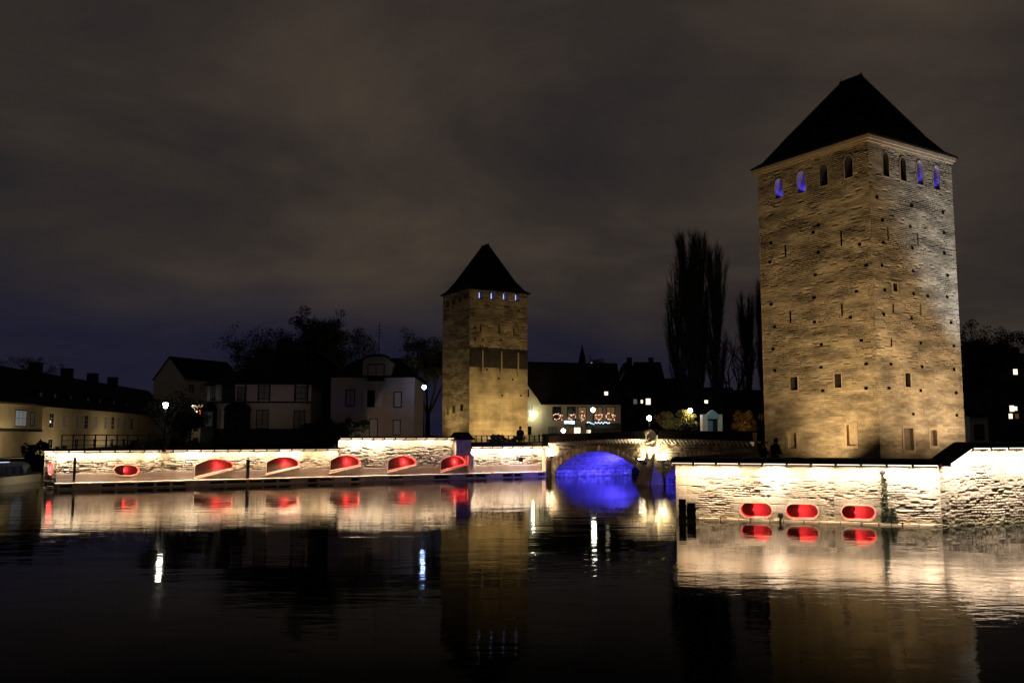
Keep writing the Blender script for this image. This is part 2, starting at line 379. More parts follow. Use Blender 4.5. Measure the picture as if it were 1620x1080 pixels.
def inset(poly, k):
    """poly grown outward by k (k>0) in (u,z); poly is roughly convex"""
    n = len(poly); A = sum(poly[i][0] * poly[(i + 1) % n][1] - poly[(i + 1) % n][0] * poly[i][1] for i in range(n)); s = 1 if A > 0 else -1
    out = []
    for i in range(n):
        p0, p1, p2 = poly[i - 1], poly[i], poly[(i + 1) % n]
        d1 = Vector((p1[0] - p0[0], p1[1] - p0[1])).normalized(); d2 = Vector((p2[0] - p1[0], p2[1] - p1[1])).normalized()
        n1_ = Vector((d1.y, -d1.x)) * s; n2_ = Vector((d2.y, -d2.x)) * s; nn = (n1_ + n2_)
        nn = nn.normalized() / max(.5, nn.normalized().dot(n1_)) if nn.length > 1e-4 else n1_
        out.append((p1[0] + nn.x * k, p1[1] + nn.y * k))
    return out
def opening(parent, fr, poly, depth, fw=.08, name='window', framemat='frame', revmat='frame', backmat='dark', proud=.03, backname='pane', splay=1.0, shift=(0, 0), back=True):
    """surround ring + reveal going into the wall, and what closes it at the back as a sub-part"""
    mb = MB(); o = inset(poly, fw); n = len(poly); i = 0
    cu = sum(p[0] for p in poly) / n; cz = sum(p[1] for p in poly) / n
    bk = [(cu + shift[0] + (p[0] - cu) * splay, cz + shift[1] + (p[1] - cz) * splay) for p in poly]
    rings = [[fr(p[0], -.07, p[1]) for p in o], [fr(p[0], proud, p[1]) for p in o], [fr(p[0], proud, p[1]) for p in poly], [fr(p[0], -depth, p[1]) for p in bk]]
    for r in rings: mb.v += [tuple(p) for p in r]
    for a in range(3):
        for k in range(n): mb.f.append((a * n + k, a * n + (k + 1) % n, (a + 1) * n + (k + 1) % n, (a + 1) * n + k))
    ob = mb.build(name, [framemat, revmat], parent)
    for pi_, p in enumerate(ob.data.polygons):
        p.material_index = 1 if pi_ >= 2 * n else 0
    if back:
        b = MB(); b.poly([fr(p[0], -depth + .003, p[1]) for p in bk]); b.build(backname, backmat, ob)
    return ob
def stadium(u0, u1, z0, z1, n=8):
    r = (z1 - z0) / 2; zc = (z0 + z1) / 2; P = []
    for k in range(n + 1): a = -pi / 2 + pi * k / n; P.append((u1 - r + r * cos(a), zc + r * sin(a)))
    for k in range(n + 1): a = pi / 2 + pi * k / n; P.append((u0 + r + r * cos(a), zc + r * sin(a)))
    return P
def rect(u0, u1, z0, z1): return [(u0, z0), (u1, z0), (u1, z1), (u0, z1)]
def lancet(uc, w, z0, z1, n=4):
    h = w / 2; P = [(uc - h, z0), (uc + h, z0)]; r0 = z1 - w * .8
    for k in range(n): t = k / n; P.append((uc + h * cos(t * pi / 2) ** .8, r0 + (z1 - r0) * sin(t * pi / 2)))
    P.append((uc, z1))
    for k in range(n - 1, -1, -1): t = k / n; P.append((uc - h * cos(t * pi / 2) ** .8, r0 + (z1 - r0) * sin(t * pi / 2)))
    return P
def prism(name, mat, poly, z0, z1, parent=None, kind=None):
    m = MB(); n = len(poly)
    A = sum(poly[i][0] * poly[(i + 1) % n][1] - poly[(i + 1) % n][0] * poly[i][1] for i in range(n))
    if A < 0: poly = poly[::-1]
    m.hexa([(p[0], p[1], z0) for p in poly], [(p[0], p[1], z1) for p in poly]); o = m.build(name, mat, parent)
    if kind: o['kind'] = kind
    return o
E1 = Vector((.843, .537)).normalized(); E2 = Vector((-.537, .843)).normalized(); AX = atan2(.537, .843)

# ================================================================== SETTING
mw = MB(); mw.poly([(-1500, -60, 0), (1500, -60, 0), (1500, 2500, 0), (-1500, 2500, 0)])
tag(mw.build('water', 'water'), kind='structure')
LA, LB = Vector((-30.77, 61.83)), Vector((3.21, 82.73))
LD = (LB - LA).normalized(); LN = Vector((-LD.y, LD.x))
WL = Plane2(LA + LN * 1.0, LD)                       # island quay wall face
WLo = Vector(WL.o)
GZ = 2.55
isl = [WLo + LN * .4 + LD * .3, Vector((3.6, 84.4)), Vector((3.6, 84.4)) + Vector((.87, .49)) * 330, Vector((330, 900)), Vector((-200, 900)), Vector((-95, 175)), Vector((-62, 168)), Vector((-52, 128))]
isl[0] = WLo + LN * .4 + LD * .3
prism('ground', 'grass', [tuple(p) for p in isl], .02, GZ, kind='structure')
# park terrace behind the bridge
prism('ground', 'grass', [tuple(Vector(p)) for p in ((3.4, 98), (16, 96), (60, 118), (260, 240), (260, 700), (10, 700), (3.4, 130))], GZ - .3, 3.9, kind='structure')
RC, RD, RE = Vector((7.26, 40.51)), Vector((17.25, 36.85)), Vector((40, 46.2))
RBE = Vector((16.6, 59.2))
prism('ground', 'grass', [tuple(RC + Vector((.5, .6))), tuple(RD + Vector((0, .6))), tuple(RE + Vector((-.2, .5))), (200, 110), (260, 200), tuple(RBE + Vector((.87, .49)) * 200), tuple(RBE + Vector((.4, 0)))], .02, 1.8, kind='structure')
# far left bank that carries the long sandy building
prism('ground', 'grass', [(-71, 112), (-66, 112), (-66.8, 122), (-62.5, 200), (-80, 420), (-500, 420), (-500, 100)], .02, .9, kind='structure')
# low hills closing the horizon
hm = MB()
xs = np.linspace(-900, 900, 60); hh = [10 + 9 * math.sin(x * .011) + 6 * math.sin(x * .037 + 1) for x in xs]
for i in range(59): hm.hexa([(xs[i], 1500, 0), (xs[i + 1], 1500, 0), (xs[i + 1], 1600, 0), (xs[i], 1600, 0)], [(xs[i], 1500, hh[i]), (xs[i + 1], 1500, hh[i + 1]), (xs[i + 1], 1600, hh[i + 1]), (xs[i], 1600, hh[i])])
tag(hm.build('hills', 'darkwall'), kind='structure')

# ================================================================== RIGHT QUAY WALL
LEDP = 145
def coping_led(root, fr, pts, cw0=-.45, cw1=.46, th=.22, step=1.0, mats=None, seed=3, led_d=.42, inset_end=.05, led=True, led_k=1.0):
    """coping slab following (u,z) points with separate light strips hung under its lip"""
    rnd = random.Random(seed); mb = MB()
    for (ua, za), (ub, zb) in zip(pts[:-1], pts[1:]):
        n = max(1, int(abs(ub - ua) / 1.9))
        for k in range(n):
            a = ua + (ub - ua) * k / n; b = ua + (ub - ua) * (k + 1) / n; g = .006
            za_ = za + (zb - za) * k / n; zb_ = za + (zb - za) * (k + 1) / n; dzv = rnd.uniform(-.006, .006)
            mb.hexa([fr(a + g, cw0, za_), fr(b - g, cw0, zb_), fr(b - g, cw1, zb_), fr(a + g, cw1, za_)],
                    [fr(a + g, cw0, za_ + th + dzv), fr(b - g, cw0, zb_ + th + dzv), fr(b - g, cw1, zb_ + th * .8 + dzv), fr(a + g, cw1, za_ + th * .8 + dzv)])
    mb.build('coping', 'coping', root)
    if not led: return
    for (ua, za), (ub, zb) in zip(pts[:-1], pts[1:]):
        n = max(1, round(abs(ub - ua) / step))
        for k in range(n):
            a = ua + (ub - ua) * (k + .0) / n + inset_end; b = ua + (ub - ua) * (k + 1) / n - inset_end
            z_a = za + (zb - za) * (a - ua) / (ub - ua) - .035; z_b = za + (zb - za) * (b - ua) / (ub - ua) - .035
            m = MB(); m.hexa([fr(a, led_d - .02, z_a), fr(b, led_d - .02, z_b), fr(b, led_d + .02, z_b), fr(a, led_d + .02, z_a)],
                             [fr(a, led_d - .02, z_a + .03), fr(b, led_d - .02, z_b + .03), fr(b, led_d + .02, z_b + .03), fr(a, led_d + .02, z_a + .03)])
            hb = MB()
            for ue_ in (a - .012, b + .004):      # end plates that hold the strip and shade the joint
                zq = z_a if ue_ < (a + b) / 2 else z_b
                fbox(hb, fr, ue_ - .002, ue_ + .006, .01, led_d + .03, zq - .09, zq + .035)
            r = rnd.random(); mt = (mats or ('led', 'led2', 'led3'))[0 if r < .5 else 1 if r < .75 else 2]
            ob = m.build('light_strip', mt if mt in ('led', 'led2') else 'led3', root); hb.build('end_plates', 'timber', ob)['kind'] = 'stuff'
            pw_, lc = {'led': (1.0, (1.0, .82, .58)), 'led2': (1.6, (1.0, .87, .68)), 'led3': (.55, (1.0, .75, .46))}[mt]
            mid = fr((a + b) / 2, led_d, (z_a + z_b) / 2 - .012); tg = fr((a + b) / 2, led_d - .16, (z_a + z_b) / 2 - 1)
            lo_ = light('strip_light', 'AREA', mid, LEDP * pw_ * (b - a) * led_k, lc, ob, size=.1)
            lo_.data.shape = 'RECTANGLE'; lo_.data.size = b - a; lo_.data.size_y = .03; lo_.data.spread = radians(150)
            X = (fr(1, 0, zb - za if ub - ua < 1.5 and abs(zb - za) > .1 else 0) - fr(0, 0, 0)).normalized() if abs(zb - za) < .1 else (fr(ub, 0, zb) - fr(ua, 0, za)).normalized()
            Z = (Vector(mid) - Vector(tg)); Z = (Z - X * Z.dot(X)).normalized(); Y = Z.cross(X)
            lo_.matrix_local = Matrix.Translation(mid) @ Matrix((X, Y, Z)).transposed().to_4x4()

PR = Plane2(RC, RD - RC); WR = (RD - RC).length
quay = empty('quay_wall', (RC.x, RC.y, 0), PR.ang, 'long rubble quay wall with dark coping and strip lights, below the big tower', 'wall')
fR = Frm((0, 0, 0), (1, 0, 0), (0, -1, 0))
nich = []
for (cxp, cyp, wd, ht) in ((1196, 806.5, 49, 20.5), (1268.5, 808.5, 50, 21), (1358, 810.5, 52, 20.5)):
    u0, zb = PR.uz(cxp - wd / 2, cyp + ht / 2); u1, zt = PR.uz(cxp + wd / 2, cyp - ht / 2); nich.append((u0, u1, zb, zt))
holesR = [inset(stadium(*n_), .05) for n_ in nich]
zoneR = lambda U, Z: np.clip(1 - sst(.75, .95, U + .25 * (np.floor(Z / .36) % 2)) * 1.0, 0, 1)
def smR(U, Z):
    s = 1 - sst(.95, 1.05, U + .3 * (np.floor(Z / .36) % 2))
    for n_ in nich:
        s = np.maximum(s, (sst(n_[0] - .32, n_[0] - .26, U) * (1 - sst(n_[1] + .26, n_[1] + .32, U))) * (sst(n_[2] - .25, n_[2] - .2, Z) * (1 - sst(n_[3] + .2, n_[3] + .25, Z))))
    return s
stone_face('masonry', M['quay'], quay, fR, WR, -.3, 2.46, .022, .017, ch=.095, sl=.33, jw=.022, amp=.016, seed=21, warp=.11, wander=.12, holes=holesR, smooth_zone=smR,
           rough=lambda U, Z, wr: .18 + .95 * sst(2.3, 1.5, Z + .5 * (wr - .5)) * (.4 + 1.2 * wr))
fRb = Frm((0, 0, 0), tuple(Matrix.Rotation(-PR.ang, 2) @ (RBE - RC).normalized()) + (0,), (0, 0, 0))
ub = Matrix.Rotation(-PR.ang, 2) @ (RBE - RC).normalized(); fRb = Frm((0, 0, 0), (ub.x, ub.y, 0), (-ub.y, ub.x, 0))
stone_face('side_masonry', M['quay'], quay, fRb, (RBE - RC).length, -.3, 2.46, .12, .06, seed=31)
# inner face of the parapet
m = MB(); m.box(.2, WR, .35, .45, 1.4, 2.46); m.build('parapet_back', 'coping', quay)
ue = Matrix.Rotation(-PR.ang, 2) @ (RE - RD).normalized(); fRe = Frm((WR, 0, 0), (ue.x, ue.y, 0), (ue.y, -ue.x, 0))
WE = (RE - RD).length
topE = lambda u: 2.46 + .68 * min(1, max(0, u / 1.42))
stone_face('masonry', M['quay'], quay, fRe, WE, -.3, topE, .026, .02, ch=.12, sl=.24, jw=.026, amp=.014, erode=.7, seed=45, warp=.16, wander=.3,
           rough=lambda U, Z, wr: .2 + .95 * sst(2.75, 2.2, Z + .5 * (wr - .5)) * (.5 + 1.1 * wr))
m = MB(); m.hexa([fRe(.1, -.45, 1.4), fRe(WE, -.45, 1.4), fRe(WE, -.35, 1.4), fRe(.1, -.35, 1.4)], [fRe(.1, -.45, 2.5), fRe(WE, -.45, 3.1), fRe(WE, -.35, 3.1), fRe(.1, -.35, 2.5)]); m.build('parapet_back', 'coping', quay)
coping_led(quay, fR, [(-.12, 2.46), (WR - .02, 2.46)], th=.24, seed=5, led_k=.64)
coping_led(quay, fRb, [(.36, 2.462), ((RBE - RC).length, 2.462)], cw0=-.4, cw1=.2, th=.24, led=False)
coping_led(quay, fRe, [(.12, 2.5), (1.42, 3.14), (WE, 3.14)], th=.24, seed=9, led_k=.46, mats=('led2', 'led2', 'led'))
m = MB(); r3 = random.Random(4); u = 1.0
while u < WR - .4:
    l = r3.uniform(.35, .8); m.box(u, u + l, -.16 - r3.random() * .04, .05, -.2, .06 + r3.random() * .03); u += l + r3.uniform(.03, .1)
m.build('footing', 'ashlar', quay)
def red_niche(root, fr, poly, z0, z1, u0, u1, depth=.85, e=320, fw=.05, sill=True, framemat='ashlar', beam=.42):
    ob = opening(root, fr, poly, depth, fw, name='embrasure', framemat=framemat, revmat='ashlar', backmat='ashlar', backname='embrasure_back')
    # curved cheek that divides the recess and carries the lamp
    uc = u0 + (u1 - u0) * .40; zc = (z0 + z1) / 2
    if beam:
        m = MB(); m.tube(fr(uc - .03, -depth * .45, z0 + (z1 - z0) * .12), fr(uc - .03, -depth * .45, z1 - (z1 - z0) * .12), .05, .05, 10); m.build('lamp_tube', 'black', ob)
        light('red_lamp', 'SPOT', fr(uc + .05, -depth * .35, zc), e, (1, .03, .045), ob, target=fr(u1 - (u1 - u0) * .2, -depth * .95, zc), size=.06, spot=150, blend=.25)
        light('red_lamp', 'SPOT', fr(uc - .12, -depth * .2, zc), e * .04, (1, .03, .04), ob, target=fr(u0 + .1, -depth * .95, zc), size=.06, spot=150, blend=.6)  # second red lamp added as weak fill for the left part
    else:
        light('red_lamp', 'SPOT', fr(u0 + (u1 - u0) * .62, -.04, z0 + (z1 - z0) * .52), e, (1, .03, .045), ob, target=fr(u0 + (u1 - u0) * .80, -depth, z0 + (z1 - z0) * .62), size=.12, spot=172, blend=.3)
        light('red_lamp', 'SPOT', fr(u0 + (u1 - u0) * .62, -.12, z0 + (z1 - z0) * .60), e * 1.0, (1, .03, .045), ob, target=fr(u0 + (u1 - u0) * .2, -depth, z0 + (z1 - z0) * .6), size=.06, spot=150, blend=.6)  # second red lamp added as fill for the left part
    return ob
for k, n_ in enumerate(nich): red_niche(quay, fR, stadium(*n_), n_[2], n_[3], n_[0], n_[1])

# timber fender posts at the wall's corner
def fender(px0, px1, py, nm, lab):
    a = at(px0, 800, 39.6); b = at(px1, 800, 39.6); zt = at(px0, py, 39.6).z; wdt = b.x - a.x
    e = empty('fender_post', ((a.x + b.x) / 2, 39.45, 0), -.2, lab, 'post')
    m = MB(); m.box(-wdt / 2, wdt / 2, 0, .45, -1.0, zt); m.build('post', 'timber', e)
    m = MB(); m.box(-wdt / 2 - .02, wdt / 2 + .02, -.03, .02, zt - .35, zt - .22); m.box(-wdt / 2 - .02, wdt / 2 + .02, -.03, .02, .1, .22); m.build('iron_strap', 'iron', e)['kind'] = 'stuff'
fender(1073, 1084, 789, 0, 'taller black timber fender post at the quay corner beside the water')
fender(1085.5, 1099, 795, 1, 'shorter broad black timber fender post, against the rubble wall')

# ================================================================== LEFT (ISLAND) QUAY
WW = (Vector((3.21, 82.73)) - LA).length + .6
iq = empty('quay_wall', (WLo.x, WLo.y, 0), WL.ang, 'long stepped quay wall of the island with red embrasures and lit ledge', 'wall')
fL = Frm((0, 0, 0), (1, 0, 0), (0, -1, 0))
def polyL(pts): return [WL.uz(*p) for p in pts]
u_st = WL.uz(535, 700)[0]; u_p0 = WL.uz(718, 700)[0]; u_p1 = WL.uz(742, 700)[0]; u_end = WL.uz(868, 700)[0]
niL = [polyL([(180, 743), (184, 737.5), (192, 735.5), (208, 735.5), (216, 737.5), (220, 743), (217, 749), (209, 751.5), (192, 751.5), (184, 749)])]
def wedge(l, r, tl, tp, bl, br):      # splayed embrasure: left edge upright, arched head, sloping apron
    x = lambda t: l + (r - l) * t
    return polyL([(l, bl), (l + .5, tl), (x(.22), tl - (tl - tp) * .62), (x(.42), tp + .8), (x(.6), tp), (x(.8), tp + 2.2), (x(.95), tp + 6.5), (r, tp + 10.5), (x(.97), br)])
niL.append(wedge(308, 370, 736, 725.5, 754, 740))
niL.append(wedge(421.5, 474, 731, 722, 748.5, 737))
niL.append(wedge(522, 570, 728, 719.5, 744.5, 735))
niL.append(wedge(613.5, 658.5, 728.5, 720.5, 744, 734.5))
niL.append(wedge(697, 737, 729, 720.5, 744, 733.5))
hL = [inset(p, .04) for p in niL]
def topL(u): return 2.60 if u < u_st else 3.46 if u < u_p0 + .05 else 2.70
def roughL(U, Z, wr):
    t = np.where((U > u_st) & (U < u_p0), 3.0, 2.15)
    return .12 + 1.1 * sst(t, t - .45, Z + .5 * (wr - .5)) * (.35 + 1.3 * wr) * sst(.95, 1.15, Z)
def smL(U, Z):
    t = np.where((U > u_st) & (U < u_p0), 3.1, 2.25)
    return np.maximum(sst(t - .1, t + .05, Z + .25 * (vn(U * 1.1, Z * 0, 5) - .5)), 1 - sst(1.0, 1.08, Z))
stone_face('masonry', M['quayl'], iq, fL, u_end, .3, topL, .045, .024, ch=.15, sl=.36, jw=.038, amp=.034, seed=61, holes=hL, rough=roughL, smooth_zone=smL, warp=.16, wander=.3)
coping_led(iq, fL, [(-.3, 2.60), (u_st - .02, 2.60)], th=.15, cw1=.42, seed=12, led_d=.37, led_k=.40, mats=('led', 'led2', 'led3'))
coping_led(iq, fL, [(u_st, 3.46), (u_p0 + .1, 3.46)], th=.13, cw1=.42, seed=14, led_d=.37, led_k=.40)
coping_led(iq, fL, [(u_p1 + .05, 2.70), (u_end + .1, 2.70)], th=.42, cw1=.42, seed=17, led_d=.37, led_k=.40, mats=('led2', 'led', 'led2'))
m = MB(); m.box(u_st, u_p1, .35, .5, 2.2, 3.46); m.box(u_st - .0, u_st + .15, 0.02, .5, 2.3, 3.46); m.build('parapet_back', 'coping', iq)
# ledge: slab on short piers
m = MB(); r3 = random.Random(8); u = -.1
while u < u_end:
    l = r3.uniform(1.3, 2.4); z = .44 + r3.uniform(-.008, .008); m.box(u, min(u + l, u_end) - .008, -1.03, .0, z - .10, z); u += l
m.build('ledge_slab', 'ledge', iq)
m = MB(); u = 0
voids = [WL.uz(a, 760)[0] for a in (385, 436, 560)] 
while u < u_end - .5:
    wv = r3.uniform(.7, 1.5); opn = r3.random() < .45 if u > 8 else r3.random() < .8
    if opn: m.box(u, u + .18, -1.0, -.75, -.3, .34); m.box(u + .18, u + .18 + wv, -.98, -.80, -.3, r3.uniform(.05, .2))
    else: m.box(u, u + .18 + wv - .01, -1.0 + r3.uniform(0, .03), -.6, -.3, .34)
    u += .18 + wv
m.build('ledge_pier', 'ashlar', iq)
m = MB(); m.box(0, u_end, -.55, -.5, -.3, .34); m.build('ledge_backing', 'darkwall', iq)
for k, p in enumerate(niL):
    us = [q[0] for q in p]; zs = [q[1] for q in p]
    red_niche(iq, fL, p, min(zs), max(zs), min(us), max(us), depth=1.0 if k else .8, e=300 if k else 300, beam=(k == 0), fw=.03 if k else .05, framemat='ashlar')
for k, (x0, y0, x1, y1) in enumerate(((306, 756.5, 369, 741.5), (419, 750.5, 474, 738), (520, 748, 571, 736), (612, 746.5, 659, 735), (696, 746.5, 738, 734.5))):
    a = WL.uz(x0, y0); b = WL.uz(x1, y1); mb = MB()
    mb.hexa([fL(a[0], -.02, a[1] - .05), fL(b[0], -.02, b[1] - .05), fL(b[0], .16, b[1] - .07), fL(a[0], .16, a[1] - .07)], [fL(a[0], -.02, a[1] + .02), fL(b[0], -.02, b[1] + .02), fL(b[0], .16, b[1]), fL(a[0], .16, a[1])])
    mb.build('sloping_sill', 'ashlar', iq)
# chamfered west end with its own red opening
endd = Vector((-.92, .05)).normalized(); ce = Vector((-.62, .40, 0)).normalized()
fE = Frm((-.02, 0.02, 0), (ce.x, ce.y, 0), (-ce.y, ce.x, 0)); fE = Frm((-.02, .02, 0), (ce.x, ce.y, 0), (-abs(ce.y), -abs(ce.x), 0))
pe = stadium(.12, .66, .95, 1.85); cxm = .39
pe = [(.39 + .20 * cos(t * pi / 6), 1.42 + .46 * sin(t * pi / 6)) for t in range(12)]
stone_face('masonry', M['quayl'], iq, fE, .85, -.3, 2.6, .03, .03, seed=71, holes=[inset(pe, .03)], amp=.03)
red_niche(iq, fE, pe, .96, 1.88, .19, .59, depth=.5, e=160, fw=.03, framemat='ashlar')
coping_led(iq, fE, [(0.0, 2.602), (.85, 2.602)], th=.15, cw1=.2, seed=2, led_d=.15, step=.8, led_k=.15, mats=('led2', 'led2', 'led2'))
wd_ = Matrix.Rotation(-WL.ang, 2) @ Vector((-.30, .954)).normalized()
bs = Frm(tuple(fE(.85, 0, 0)), (wd_.x, wd_.y, 0), (-wd_.y, wd_.x, 0))
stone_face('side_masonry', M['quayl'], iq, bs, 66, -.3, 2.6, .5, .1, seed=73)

# square pillar with a small roof standing in the wall
pu0, pu1 = u_p0 + .0, u_p1
pil = empty('wall_pillar', tuple(WLo + LD * pu0) + (0,), WL.ang, 'grey square pillar with dark capped roof between the two quay walls', 'pillar')
pw = pu1 - pu0; fP = Frm((0, -.45, 0), (1, 0, 0), (0, -1, 0))
lw_ = WL.uz(738.6, 740)[0] - pu0; m = MB(); m.box(0.02, pw - .02, -.42, .5, 1.98, 3.30); m.box(lw_, pw + .22, -.42, .5, -.3, 1.975); m.build('shaft', plain('pillar_stone', (.34, .28, .25), .9, var=.25, scale=2, bump=.02), pil)
m = MB(); m.hexa([(-.25, -.7, 3.30), (pw + .25, -.7, 3.30), (pw + .25, .8, 3.30), (-.25, .8, 3.30)], [(-.2, -.65, 3.52), (pw + .2, -.65, 3.52), (pw + .2, .75, 3.52), (-.2, .75, 3.52)])
m.hexa([(-.1, -.55, 3.52), (pw + .1, -.55, 3.52), (pw + .1, .65, 3.52), (-.1, .65, 3.52)], [(.2, -.25, 3.98), (pw - .2, -.25, 3.98), (pw - .2, .35, 3.98), (.2, .35, 3.98)]); m.build('cap', 'coping', pil)

# slim iron stakes standing on the ledge
def stake(px, ytop, ybot, lab, w_=.07):
    u, zt = WL.uz(px, ytop); p = WLo + LD * u - LN * .28
    e = empty('mooring_stake', (p.x, p.y, .44), WL.ang, lab, 'post', None)
    m = MB(); m.box(-w_, w_, -w_, w_, 0, zt - .44 - .12); m.build('shaft', 'iron', e)
    m = MB(); m.lathe([(w_ * 1.3, 0), (w_ * 1.8, .05), (w_ * .7, .14), (w_ * 1.2, .20)], (0, 0, zt - .56), 8); m.build('finial', 'iron', e)
stake(118, 722, 750, 'thin dark stake on the ledge near the left end of the island wall', .08)
stake(391, 725, 760, 'thin dark stake on the ledge between second and third red openings', .10)
# hanging lantern box on the short wall by the bridge
def wall_fixture(px, py, D, lab, s=.22):
    p = at(px, py, D); e = empty('wall_lantern', p, WL.ang, lab, 'lamp')
    m = MB(); m.lathe([(s * .55, -s), (s, -s * .6), (s, s * .7), (s * .6, s)], (0, 0, 0), 8); m.build('housing', 'black', e)
    m = MB(); m.lathe([(s * .2, -s * 1.6), (s * .5, -s * 1.02)], (0, 0, 0), 8); m.build('lens', 'bulb', e)
    m = MB(); m.box(-.03, .03, 0, .8, -.05, .03); m.build('bracket', 'iron', e)
wall_fixture(824, 726.5, 81.2, 'small round black lantern on the wall between pillar and bridge')

# ================================================================== TOWERS
def tower_roof(root, w_, d_, z0, zr, r0, r1, ov=.33, mat='tile', xr=None):
    rx = xr or w_ / 2
    L = [(-ov, z0), (.25, z0 + .42), (1.15, z0 + 1.7)]
    m = MB(); rings = []
    for t, z in L: rings.append([(t, t, z), (w_ - t, t, z), (w_ - t, d_ - t, z), (t, d_ - t, z)])
    rid = [(rx, r0, zr), (rx, r1, zr)]
    m.poly([(-ov, -ov, z0 - .09), (-ov, d_ + ov, z0 - .09), (w_ + ov, d_ + ov, z0 - .09), (w_ + ov, -ov, z0 - .09)])
    low_ = [(-ov, -ov, z0 - .09), (w_ + ov, -ov, z0 - .09), (w_ + ov, d_ + ov, z0 - .09), (-ov, d_ + ov, z0 - .09)]
    for A, B in [(low_, rings[0]), (rings[0], rings[1]), (rings[1], rings[2])]:
        for k in range(4): m.poly([A[k], A[(k + 1) % 4], B[(k + 1) % 4], B[k]])
    R = rings[2]; rd = random.Random(int(w_ * 10)); NC = 34
    def course(A, B, C_, D_):      # courses of tiles, each lapping over the one below
        A, B, C_, D_ = map(Vector, (A, B, C_, D_)); nrm = (B - A).cross(D_ - A).normalized()
        for k in range(NC):
            t0, t1 = k / NC, (k + 1) / NC; l0, r0_ = A.lerp(D_, t0), B.lerp(C_, t0); l1, r1_ = A.lerp(D_, t1), B.lerp(C_, t1); up = nrm * (.045 + rd.random() * .02)
            m.poly([l0, r0_, r0_ + up, l0 + up]); m.poly([l0 + up, r0_ + up, r1_, l1])
    course(R[0], R[1], rid[0], rid[0]); course(R[1], R[2], rid[1], rid[0]); course(R[2], R[3], rid[1], rid[1]); course(R[3], R[0], rid[0], rid[1])
    ob = m.build('roof', mat, root)
    m = MB(); m.tube((rx, r0, zr), (rx, r0, zr + .25), .05, .02); m.tube((rx, r1, zr), (rx, r1, zr + .3), .03, .01)
    m.tube((rx, r0 - .05, zr + .02), (rx, r1 + .05, zr + .02), .09, .09, 8); m.build('ridge', mat, ob)
def cornice(root, w_, d_, z0, mat='frame'):
    m = MB()
    for o0, o1, a, b in ((0, .12, z0, z0 + .16), (.0, .22, z0 + .16, z0 + .38)):
        for pts in ([(-o1, -o1), (w_ + o1, -o1), (w_ + o1, .1), (-o1, .1)], [(-o1, .1), (.1, .1), (.1, d_ - .1), (-o1, d_ - .1)], [(w_ - .1, .1), (w_ + o1, .1), (w_ + o1, d_ - .1), (w_ - .1, d_ - .1)], [(-o1, d_ - .1), (w_ + o1, d_ - .1), (w_ + o1, d_ + o1), (-o1, d_ + o1)]):
            m.hexa([(x, y, a) for x, y in pts], [(x, y, b) for x, y in pts])
    m.build('cornice', mat, root)
def putlogs(root, fr, pts, s=.11):
    m = MB()
    for u, z in pts: fbox(m, fr, u - s, u + s, -.02, .035, z - s * .8, z + s * .8)
    return m

TC = at(1393, 718, 55); big = empty('stone_tower', (TC.x, TC.y, 1.8), AX, 'big square stone tower with steep dark roof rising at the right', 'tower')
TW = 9.0; G0 = 1.8
T1 = Plane2((TC.x, TC.y), (.843, .537)); T2 = Plane2((TC.x, TC.y), (-.537, .843))
f1 = Frm((0, 0, -G0), (1, 0, 0), (0, -1, 0)); f2 = Frm((0, 0, -G0), (0, 1, 0), (-1, 0, 0))
def rp(P, x0, x1, y0, y1):
    xa = (x0 + x1) / 2; ya = (y0 + y1) / 2; z0 = P.uz(xa, y1)[1]; z1 = P.uz(xa, y0)[1]; ua = P.uz(x0, ya)[0]; ub_ = P.uz(x1, ya)[0]
    return rect(min(ua, ub_), max(ua, ub_), z0, z1)
ZE = 22.0
win_r = [(rp(T1, 1412.5, 1419, 448, 461), 'w'), (rp(T1, 1432, 1440, 590, 612), 'w'), (rp(T1, 1430, 1445, 677, 712), 'd'), (rp(T1, 1472, 1482, 680, 705), 'd')]
slit_r = [rp(T1, 1404, 1405.5, 360, 380), rp(T1, 1451.5, 1453, 370, 389), rp(T1, 1412.5, 1414, 480, 495), rp(T1, 1456, 1457.5, 482, 500), rp(T1, 1409.5, 1411, 535, 548)]
win_l = [(rp(T2, 1251, 1262, 596, 617), 'w'), (rp(T2, 1321, 1331, 591, 613), 'w'), (rp(T2, 1247, 1260, 685, 709), 'd'), (rp(T2, 1340, 1354, 672, 705), 'd')]
slit_l = [rp(T2, 1330, 1332, 365, 389), rp(T2, 1242, 1244, 388, 407), rp(T2, 1331, 1333, 480, 500), rp(T2, 1249.5, 1251.5, 492, 511)]
def lan(P, xc, wpx, yt, yb):
    ua = P.uz(xc - wpx / 2, (yt + yb) / 2)[0]; ub_ = P.uz(xc + wpx / 2, (yt + yb) / 2)[0]
    return lancet((ua + ub_) / 2, abs(ub_ - ua), P.uz(xc, yb)[1], P.uz(xc, yt)[1])
bel_r = [(lan(T1, 1401, 9, 241, 279), 'd'), (lan(T1, 1428.5, 9, 249, 286), 'd'), (lan(T1, 1455, 10, 255, 292), 'b'), (lan(T1, 1481.5, 10, 263, 300), 'b')]
bel_l = [(lan(T2, 1232, 12, 283, 314), 'b'), (lan(T2, 1267.5, 13, 271, 305), 'b'), (lan(T2, 1303.5, 12, 260, 294), 'd'), (lan(T2, 1343, 12.5, 246, 281), 'd')]
def tower_rough(seed): return lambda U, Z, wr: (.35 + .85 * sst(5.0, 9.0, Z)) * (.55 + .9 * wr)
